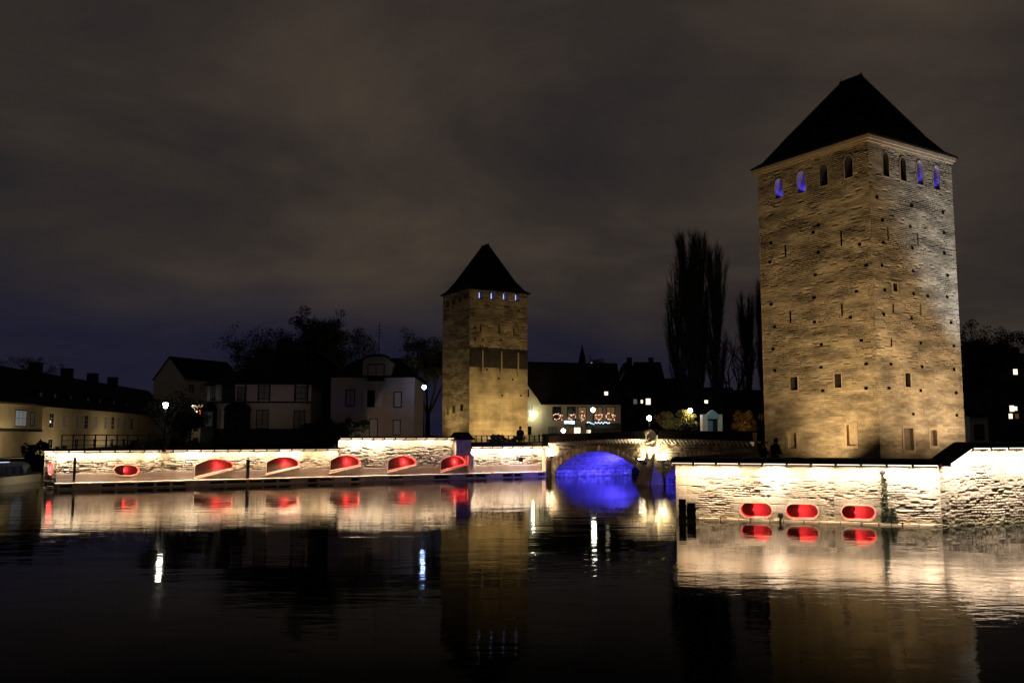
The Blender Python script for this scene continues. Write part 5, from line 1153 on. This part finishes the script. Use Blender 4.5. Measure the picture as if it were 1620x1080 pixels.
# ================================================================== PEOPLE
def person(x, y, z, h, rz, lab, hood=False, lean=0.0, stride=.14):
    o = empty('person', (x, y, z), rz, lab, 'person')
    s = h / 1.75
    J = {'pel': (0, 0, .95), 'sp': (0, -.02 - lean * .3, 1.18), 'ch': (0, -lean, 1.38), 'nk': (0, -.03 - lean, 1.49), 'hd': (0, -.06 - lean * 1.3, 1.58), 'ht': (0, -.06 - lean * 1.3, 1.70),
         'hl': (-.10, 0, .90), 'kl': (-.11, -.10, .50), 'al': (-.11, -stride * .3, .09), 'tl': (-.12, -stride - .10, .04),
         'hr': (.10, 0, .90), 'kr': (.11, .02, .49), 'ar': (.11, stride, .10), 'tr': (.12, stride - .15, .04),
         'sl': (-.19, -lean, 1.40), 'el': (-.26, -.02 - lean, 1.13), 'wl': (-.20, -.20 - lean, .98), 'pl': (-.16, -.27 - lean, .98),
         'sr': (.19, -lean, 1.40), 'er': (.26, .0 - lean, 1.13), 'wr': (.20, -.20 - lean, .99), 'pr': (.16, -.27 - lean, .98)}
    R = {'pel': .15, 'sp': .14, 'ch': .155, 'nk': .06, 'hd': .095, 'ht': .085, 'hl': .095, 'kl': .07, 'al': .05, 'tl': .045, 'hr': .095, 'kr': .07, 'ar': .05, 'tr': .045, 'sl': .075, 'el': .055, 'wl': .042, 'pl': .035, 'sr': .075, 'er': .055, 'wr': .042, 'pr': .035}
    Ed = [('pel', 'sp'), ('sp', 'ch'), ('ch', 'nk'), ('nk', 'hd'), ('hd', 'ht'), ('pel', 'hl'), ('hl', 'kl'), ('kl', 'al'), ('al', 'tl'), ('pel', 'hr'), ('hr', 'kr'), ('kr', 'ar'), ('ar', 'tr'), ('ch', 'sl'), ('sl', 'el'), ('el', 'wl'), ('wl', 'pl'), ('ch', 'sr'), ('sr', 'er'), ('er', 'wr'), ('wr', 'pr')]
    # five short fingers on each hand
    for sd, nm, px in (('l', 'pl', 1), ('r', 'pr', -1)):
        bx, by, bz = J[nm]
        for q in range(5):
            ln = (.045, .075, .085, .078, .06)[q]; fx = bx + (q - 2) * .017 + (0.02 * px if q == 0 else 0)
            k1 = 'f%s%d' % (sd, q); J[k1] = (fx, by - ln * .6, bz - .005 - .02 * (q == 0)); J[k1 + 'b'] = (fx, by - ln, bz - .035)
            R[k1] = .010; R[k1 + 'b'] = .008; Ed += [(nm, k1), (k1, k1 + 'b')]
    ks = list(J); me = bpy.data.meshes.new('body'); me.from_pydata([tuple(c * s for c in J[k]) for k in ks], [(ks.index(a), ks.index(b)) for a, b in Ed], [])
    ob = link_mesh('body', me, 'skin', o); md = ob.modifiers.new('skin', 'SKIN'); 
    for i, k in enumerate(ks): v = me.skin_vertices[0].data[i]; v.radius = (R[k] * s,) * 2; v.use_root = (k == 'pel')
    ob.modifiers.new('sub', 'SUBSURF').levels = 1; ob.modifiers['sub'].render_levels = 2
    # coat, trousers, hair, cap and face details
    m = MB(); c = lambda k: (J[k][0] * s, J[k][1] * s)
    def ell(cx_, cy_, z_, rx_, ry_, n=14): return [(cx_ + rx_ * cos(2 * pi * t / n), cy_ + ry_ * sin(2 * pi * t / n), z_) for t in range(n)]
    rg_ = [ell(0, 0, .62 * s, .25 * s, .20 * s), ell(0, -.01 * s, .85 * s, .215 * s, .175 * s), ell(0, (-.02 - lean * .4) * s, 1.1 * s, .195 * s, .155 * s), ell(0, -lean * s, 1.36 * s, .235 * s, .15 * s), ell(0, (-.01 - lean) * s, 1.46 * s, .15 * s, .12 * s), ell(0, (-.03 - lean) * s, 1.51 * s, .08 * s, .08 * s)]
    i0 = 0
    for a, b in zip(rg_[:-1], rg_[1:]):
        for k in range(14): m.poly([a[k], a[(k + 1) % 14], b[(k + 1) % 14], b[k]])
    for sd in 'lr': m.tube(Vector(J['s' + sd]) * s, Vector(J['e' + sd]) * s, .088 * s, .072 * s, 10); m.tube(Vector(J['e' + sd]) * s, Vector(J['w' + sd]) * s, .074 * s, .058 * s, 10)
    m.build('coat', 'cloth', o, True)
    m = MB()
    for sd in 'lr': m.tube(Vector(J['h' + sd]) * s, Vector(J['k' + sd]) * s, .115 * s, .088 * s, 10); m.tube(Vector(J['k' + sd]) * s, Vector(J['a' + sd]) * s, .09 * s, .07 * s, 10)
    m.build('trousers', 'cloth2', o, True)
    m = MB()
    for sd in 'lr':
        a = Vector(J['a' + sd]) * s; m.hexa([(a.x - .05, a.y - .20, 0), (a.x + .05, a.y - .20, 0), (a.x + .05, a.y + .08, 0), (a.x - .05, a.y + .08, 0)], [(a.x - .04, a.y - .17, .06), (a.x + .04, a.y - .17, .06), (a.x + .045, a.y + .07, .12), (a.x - .045, a.y + .07, .12)])
    m.build('shoes', 'black', o)
    hy = J['hd'][1] * s; m = MB(); m.lathe([(.112 * s, -.06 * s), (.118 * s, .02 * s), (.105 * s, .09 * s), (.06 * s, .135 * s), (.01, .15 * s)], (0, hy + .018 * s, 1.63 * s), 12); m.build('hood' if hood else 'hair', 'cloth' if hood else 'hair', o, True)
    m = MB(); m.hexa([(-.015, hy - .09 * s, 1.60 * s), (.015, hy - .09 * s, 1.60 * s), (.01, hy - .08 * s, 1.66 * s), (-.01, hy - .08 * s, 1.66 * s)], [(-.012, hy - .125 * s, 1.605 * s), (.012, hy - .125 * s, 1.605 * s), (.005, hy - .10 * s, 1.655 * s), (-.005, hy - .10 * s, 1.655 * s)]); m.build('nose', 'skin', o)
    m = MB()
    for q in (-.034, .034): m.box(q - .012, q + .012, hy - .103 * s, hy - .09 * s, 1.645 * s, 1.657 * s)
    m.box(-.024, .024, hy - .10 * s, hy - .09 * s, 1.555 * s, 1.563 * s); m.build('facial_features', 'black', o)
p = at(1225, 700, 43.5); person(p.x, 43.5, 1.8, 1.72, .5, 'person in a long dark coat standing behind the parapet at the big tower foot', lean=.05)
p = at(1208, 700, 45.5); person(p.x, 45.5, 1.8, 1.55, -2.3, 'shorter dark figure left of the coated person, in the tower shadow', hood=True)
p = at(823, 690, 86); person(p.x, 86, GZ, 2.0, .1, 'dark figure leaning by the railing before the distant tower', lean=.03)

# ================================================================== VEGETATION
def leafcloud(m, c, r, n, s, rnd, flat=1.0, hollow=.3):
    for _ in range(n):
        while True:
            p = Vector((rnd.uniform(-1, 1), rnd.uniform(-1, 1), rnd.uniform(-1, 1)))
            if hollow < p.length < 1: break
        p = Vector((c[0] + p.x * r[0], c[1] + p.y * r[1], c[2] + p.z * r[2]))
        a = Vector((rnd.uniform(-1, 1), rnd.uniform(-1, 1), rnd.uniform(-1, 1))).normalized(); b = a.cross(Vector((rnd.uniform(-1, 1), rnd.uniform(-1, 1), rnd.uniform(-1, 1)))).normalized()
        q = s * rnd.uniform(.6, 1.4); m.poly([p - a * q, p + b * q * .6, p + a * q, p - b * q * .6])
def branchy(m, p, d, L, r, lev, rnd, up, spread, kids, tips, shrink=.62):
    q = p; n = 3; dd = Vector(d)
    for i in range(n):
        nd_ = (dd + Vector((rnd.uniform(-1, 1), rnd.uniform(-1, 1), rnd.uniform(-.6, 1) + up)) * .14).normalized(); e = q + nd_ * (L / n)
        r1 = r * (1 - .28 * (i + 1) / n * (1.6 if lev == 0 else 1)); m.tube(q, e, r * (1 - .25 * i / n), max(r1, .008), 5 if lev > 1 else 3, False); q = e; dd = nd_
        if lev > 0 and i > 0:
            for _ in range(kids // 2):
                sd = Vector((rnd.uniform(-1, 1), rnd.uniform(-1, 1), rnd.uniform(-.2, .6) + up)).normalized(); branchy(m, q, (dd * (1 - spread) + sd * spread).normalized(), L * shrink * rnd.uniform(.7, 1.15), r * .5, lev - 1, rnd, up, spread, kids, tips, shrink)
    if lev == 0: tips.append(q)
def bare_tree(px, D, zg, ytop, lab, seed, spread=.65, up=.25, kids=4, lev=4, leaves=0, leafmat='leafd', name='bare_tree', group=None, wide=1.0, tr=.3):
    p = at(px, ytop, D); h = p.z - zg; rnd = random.Random(seed)
    o = empty(name, (p.x, D, zg), 0, lab, 'tree', group)
    m = MB(); m.tube((0, 0, -.1), (0, 0, h * .28), tr, tr * .75, 8); m.build('trunk', 'bark', o)
    m = MB(); tips = []
    for k in range(5):
        a = 2 * pi * k / 5 + rnd.random(); d = Vector((cos(a) * spread * wide, sin(a) * spread * wide, 1)).normalized()
        branchy(m, Vector((0, 0, h * .26)), d, h * .34 * rnd.uniform(.8, 1.1), tr * .5, lev - 1, rnd, up, spread, kids, tips)
    zm = max(v[2] for v in m.v); f = (h - h * .26) / (zm - h * .26); m.v = [(x, y, h * .26 + (z - h * .26) * f) if z > h * .26 else (x, y, z) for x, y, z in m.v]
    cr = m.build('crown', 'bark', o)
    if leaves:
        lm = MB()
        for _ in range(leaves): q = rnd.choice(tips); leafcloud(lm, (q.x, q.y, h * .26 + (q.z - h * .26) * f), (.8, .8, .6), 12, .10, rnd, hollow=0)
        lm.build('foliage', leafmat, o)
    return o
def poplar(px, D, zg, ytop, wpx, lab, seed, n=46):
    p = at(px, ytop, D); h = p.z - zg; R = wpx / F * D / 2; rnd = random.Random(seed)
    o = empty('poplar_tree', (p.x, D, zg), 0, lab, 'tree', 'poplars behind the bridge')
    m = MB(); m.tube((0, 0, -.1), (0, 0, h * .4), .35, .16, 8); m.tube((0, 0, h * .4), (rnd.uniform(-.3, .3), 0, h * .97), .16, .02, 6); m.build('trunk', 'bark', o)
    m = MB()
    for i in range(n):
        t = rnd.random() ** .8; z0 = h * (.08 + .70 * t); a = rnd.uniform(0, 2 * pi); rad = R * (.35 + .65 * sin(min(1, .25 + t) * pi * .75)) * rnd.uniform(.45, 1.0)
        L = min(h * rnd.uniform(.22, .42), h * 1.0 - z0); q = Vector((0, 0, z0)); N = 7
        for k in range(1, N + 1):
            f = k / N; rr_ = rad * f ** .55 * (1 - .25 * max(0, (z0 + L * f) / h - .6)); e = Vector((cos(a) * rr_ + rnd.uniform(-.1, .1), sin(a) * rr_ + rnd.uniform(-.1, .1), z0 + L * f))
            m.tube(q, e, .10 * (1 - f * .8), .10 * (1 - (k) / N * .8), 4, False)
            for _ in range(7):
                b = q.lerp(e, rnd.random()); tw = Vector((rnd.uniform(-1, 1) * .45 + cos(a) * .25, rnd.uniform(-1, 1) * .45 + sin(a) * .2, rnd.uniform(.9, 1.6))) * rnd.uniform(.6, 1.5)
                c2 = b + tw * .5 + Vector((rnd.uniform(-.1, .1), 0, 0)); m.tube(b, c2, .020, .013, 3, False); m.tube(c2, c2 + tw * .6 + Vector((rnd.uniform(-.2, .2), 0, 0)), .013, .005, 3, False)
                for _ in range(2): m.tube(c2, c2 + Vector((rnd.uniform(-.3, .3), rnd.uniform(-.3, .3), rnd.uniform(.4, .9))), .010, .004, 3, False)
            q = e
    m.build('crown', 'bark', o)
poplar(1088, 125, 3.9, 379, 56, 'tallest bare poplar, left of the pair behind the bridge', 1, 95)
poplar(1106, 132, 3.9, 380, 36, 'slim bare poplar rising between the tallest one and its right neighbour', 6, 60)
poplar(1130, 126, 3.9, 398, 52, 'bare poplar leaning with the tallest one on its left', 2, 72)
poplar(1070, 138, 3.9, 425, 42, 'lower bare poplar at the left side of the poplar row', 3, 44)
poplar(1179, 150, 3.9, 474, 36, 'shorter bare poplar between the tall ones and the big tower', 4, 50)
poplar(1203, 140, 3.9, 452, 22, 'bare poplar half hidden by the big tower left edge', 5, 40)
bare_tree(1152, 135, 3.9, 520, 'bare spreading tree between the poplars', 8, leaves=0, wide=1.2)
bare_tree(497, 104, GZ, 494, 'large dark rounded tree behind the villa and side house', 11, leaves=2400, tr=.4, wide=.42, group='trees behind the island houses')
bare_tree(413, 110, GZ, 520, 'smaller bare tree just above the villa roof', 12, leaves=700, tr=.3, wide=.6, group='trees behind the island houses')
bare_tree(460, 112, GZ, 540, 'dark tree filling the gap between the two behind the villa', 15, leaves=700, tr=.3, wide=.6, group='trees behind the island houses')
bare_tree(532, 108, GZ, 522, 'dark tree leaning right of the largest one, behind the side house', 16, wide=.55, leaves=900, tr=.3, group='trees behind the island houses')
bare_tree(678, 118, GZ, 524, 'dark bushy tree left of the distant tower', 13, leaves=1600, tr=.35, wide=.7, group='trees behind the island houses')
bare_tree(268, 70, GZ, 622, 'small leafless tree beside the white lantern at left', 14, leaves=150, tr=.13, wide=1.5)
bare_tree(292, 74, GZ, 648, 'dark leafy tree between the lantern and the villa', 18, leaves=700, tr=.16, wide=1.4)
bare_tree(1552, 110, 1.8, 512, 'dark tree right of the big tower', 17, leaves=1500, tr=.4, wide=.5)
bare_tree(942, 200, GZ, 566, 'round dark treetop beside the church spire', 19, leaves=1500, tr=.4, wide=1.2)
bare_tree(30, 230, .9, 560, 'dark tree beyond the long sandy roof at far left', 20, leaves=1200, tr=.5, wide=1.4)
def bush(px, py, D, zg, rx, rz, lab, mat, n, s=.12, seed=1, cat='bush', ry=None):
    p = at(px, py, D); rnd = random.Random(seed); o = empty('bush', (p.x, D, zg), 0, lab, cat); m = MB(); cz = p.z - zg
    m2 = MB()
    for k in range(7): a = rnd.uniform(0, 2 * pi); m2.tube((0, 0, -.05), (cos(a) * rx * .5, sin(a) * rx * .5, cz + rnd.uniform(-.3, .5) * rz), .05, .015, 5)
    m2.build('stems', 'bark', o)['kind'] = 'stuff'
    leafcloud(m, (0, 0, cz - rz * .4), (rx * .8, (ry or rx) * .8, rz * .6), n // 4, s, rnd, hollow=0)
    for k in range(13):
        x = rnd.uniform(-1, 1) * rx; y = rnd.uniform(-.8, .8) * (ry or rx * .7); q = rnd.uniform(.16, .42)
        leafcloud(m, (x, y, cz + rnd.uniform(-.8, .75) * rz * (1.1 - abs(x) / rx * .6)), (rx * q, rx * q * .8, rz * q * 1.3), int(n * .09 * q / .3), s, rnd, hollow=0)
    m.build('foliage', mat, o)
bush(1074, 664, 101, 3.9, 1.9, 1.1, 'yellow lit bush between the two white street lamps', 'leafg', 2600, .11, 31)
bush(1048, 660, 104, 3.9, .8, .9, 'orange lit bush right beside the pier street lamp', 'leafo', 900, .11, 32)
bush(1180, 666, 104, 3.9, 1.7, 1.4, 'orange brown bush between the kiosk and the big tower', 'leafo', 2000, .10, 33)
light_ = floodlight(at(1180, 679, 101).x, 101, 3.9, tuple(at(1180, 665, 104)), 60, (1, .7, .3), 'small floodlight under the orange brown bush by the kiosk', spot=90)
bush(1093, 674, 99, 3.9, 1.0, .6, 'low dark hedge at the foot of the lamp left of the kiosk', 'leafd', 700, .12, 34)
bush(62, 720, 112, .9, 2.0, 2.0, 'dim bush at the foot of the sandy building', 'leafd', 1500, .2, 35)
bush(215, 708, 70, GZ, .9, .5, 'small dark bush behind the iron railing', 'leafd', 700, .08, 36)
bush(545, 672, 82, GZ, 2.0, 1.3, 'broad dark shrub at the left foot of the beige house', 'leafd', 2400, .13, 37)
bush(520, 686, 81, GZ, 2.6, 1.0, 'low spreading shrub beside the beige house and step of the wall', 'leafd', 2000, .13, 38)
bush(300, 700, 74, GZ, 2.4, 1.0, 'dark shrub left of the villa bay windows', 'leafd', 1800, .12, 39)
bush(430, 702, 78, GZ, 4.5, .8, 'dark clipped hedge in front of the villa basement', 'leafd', 4200, .13, 40, 'hedge', 1.0)
bush(800, 694, 90, GZ, 1.6, .5, 'ragged dark shrub at the foot of the distant tower', 'leafd', 900, .1, 41)
# ivy down the right wall
def ivy(px0, px1, y0, y1, D, lab, n, seed, wtop=.10, wbot=.26):
    a = PR.uz((px0 + px1) / 2, y0); b = PR.uz((px0 + px1) / 2, y1); rnd = random.Random(seed)
    base = RC + (RD - RC).normalized() * a[0]; o = empty('climbing_plant', (base.x, base.y, 0), PR.ang, lab, 'climbing plant')
    m = MB()
    for k in range(5): m.tube((rnd.uniform(-.12, .12), -.05, b[1]), (rnd.uniform(-.04, .04), -.04, a[1]), .015, .008, 4)
    m.build('stems', 'bark', o)['kind'] = 'stuff'
    m = MB()
    for k in range(n):
        t = rnd.random(); w_ = wtop + (wbot - wtop) * t ** 1.5; p = Vector((rnd.gauss(0, w_ * .5), -.06 - rnd.random() * .1, a[1] + (b[1] - a[1]) * t))
        q = rnd.uniform(.02, .045); c1 = Vector((rnd.uniform(-1, 1), rnd.uniform(-.6, .2), rnd.uniform(-1, 1))).normalized() * q; c2 = c1.cross(Vector((rnd.uniform(-.4, .4), -1, rnd.uniform(-.4, .4)))).normalized() * q * .7
        m.poly([p - c1, p + c2, p + c1, p - c2])
    m.build('foliage', 'leafi', o)
ivy(1393, 1403, 757, 829, 37, 'dark creeper hanging down the rubble wall right of the red openings', 2200, 51, .08, .15)
ivy(1408, 1417, 803, 829, 37, 'short tuft of creeper at the waterline beside the tall one', 700, 52, .08, .16)
def bollard(px, yt, yb, P, base, d, lab, lamp=False):
    u, zt = P.uz(px, yt); zb = P.uz(px, yb)[1]; q = base + d * u; nn = Vector((d.y, -d.x)); q = q + nn * .18
    o = empty('wall_fitting', (q.x, q.y, max(zb, -.1)), P.ang, lab, 'fitting'); h = zt - max(zb, -.1)
    m = MB(); m.lathe([(.05, 0), (.045, h * .55), (.10, h * .6), (.12, h * .75), (.11, h * .97), (.05, h)], (0, 0, 0), 8); m.build('post', 'black', o)
    m = MB(); m.box(-.02, .02, 0, .2, h * .3, h * .3 + .04); m.build('bracket', 'iron', o)
    if lamp: m = MB(); m.lathe([(.03, -.1), (.07, -.03), (.05, .0)], (.10, -.08, h * .45), 8); m.build('lens', 'bulb', o)
bollard(1235, 811, 828, PR, RC, (RD - RC).normalized(), 'small black bollard at the waterline between first and second openings')
bollard(1395.5, 744, 757, PR, RC, (RD - RC).normalized(), 'dark lantern with white lens above the creeper', True)

# ================================================================== BOAT
floodlight(-34.5, 70.2, 2.62, (-37.8, 70.8, .1), 420, (1, .85, .6), 'added floodlight on the west edge of the island, aimed down at the boat', spot=120)  # unseen lamp added so the cream hull catches light
bt = empty('tour_boat', (-39.2, 64, 0), pi / 2 + .04, 'long low tour boat with dark glazed roof and cream hull moored at the left', 'boat')
m = MB(); hull = [(-14, -1.6), (6, -1.6), (10.5, -1.2), (12.6, 0), (10.5, 1.2), (6, 1.6), (-14, 1.6)]
m.hexa([(x * .985, y * .9, -.3) for x, y in hull], [(x, y, .62) for x, y in hull]); m.build('hull', 'boatw', bt)
m = MB(); m.hexa([(x, y * 1.02, .62) for x, y in hull], [(x, y * 1.02, .70) for x, y in hull]); m.build('rubbing_strake', 'black', bt)
m = MB(); cb = [(-13, -1.35), (7.5, -1.35), (10.2, -.6), (10.2, .6), (7.5, 1.35), (-13, 1.35)]
m.hexa([(x, y, .7) for x, y in cb], [(x * .97, y * .85, 1.35) for x, y in cb]); cn = m.build('glazed_cabin', 'boatb', bt)
m = MB(); m.hexa([(x * .97, y * .85, 1.35) for x, y in cb], [(x * .94, y * .5, 1.6) for x, y in cb]); rf = m.build('roof', 'boatb', bt)
m = MB()
for k in range(18): x = -12.6 + k * 1.15; m.box(x - .04, x + .04, -1.37, -1.33, .72, 1.3); m.box(x - .04, x + .04, 1.33, 1.37, .72, 1.3)
m.build('window_post', 'iron', cn)['kind'] = 'stuff'
for k in range(9):
    x = -11 + k * 2.2; m = MB(); m.hexa([(x, .3, 1.60), (x + .7, .3, 1.60), (x + .9, -.1, 1.6), (x + .2, -.1, 1.6)], [(x, .3, 1.64), (x + .7, .3, 1.64), (x + .9, -.1, 1.64), (x + .2, -.1, 1.64)]); m.build('roof_lamp', 'glint', rf)
print('scene built', len(bpy.data.objects))
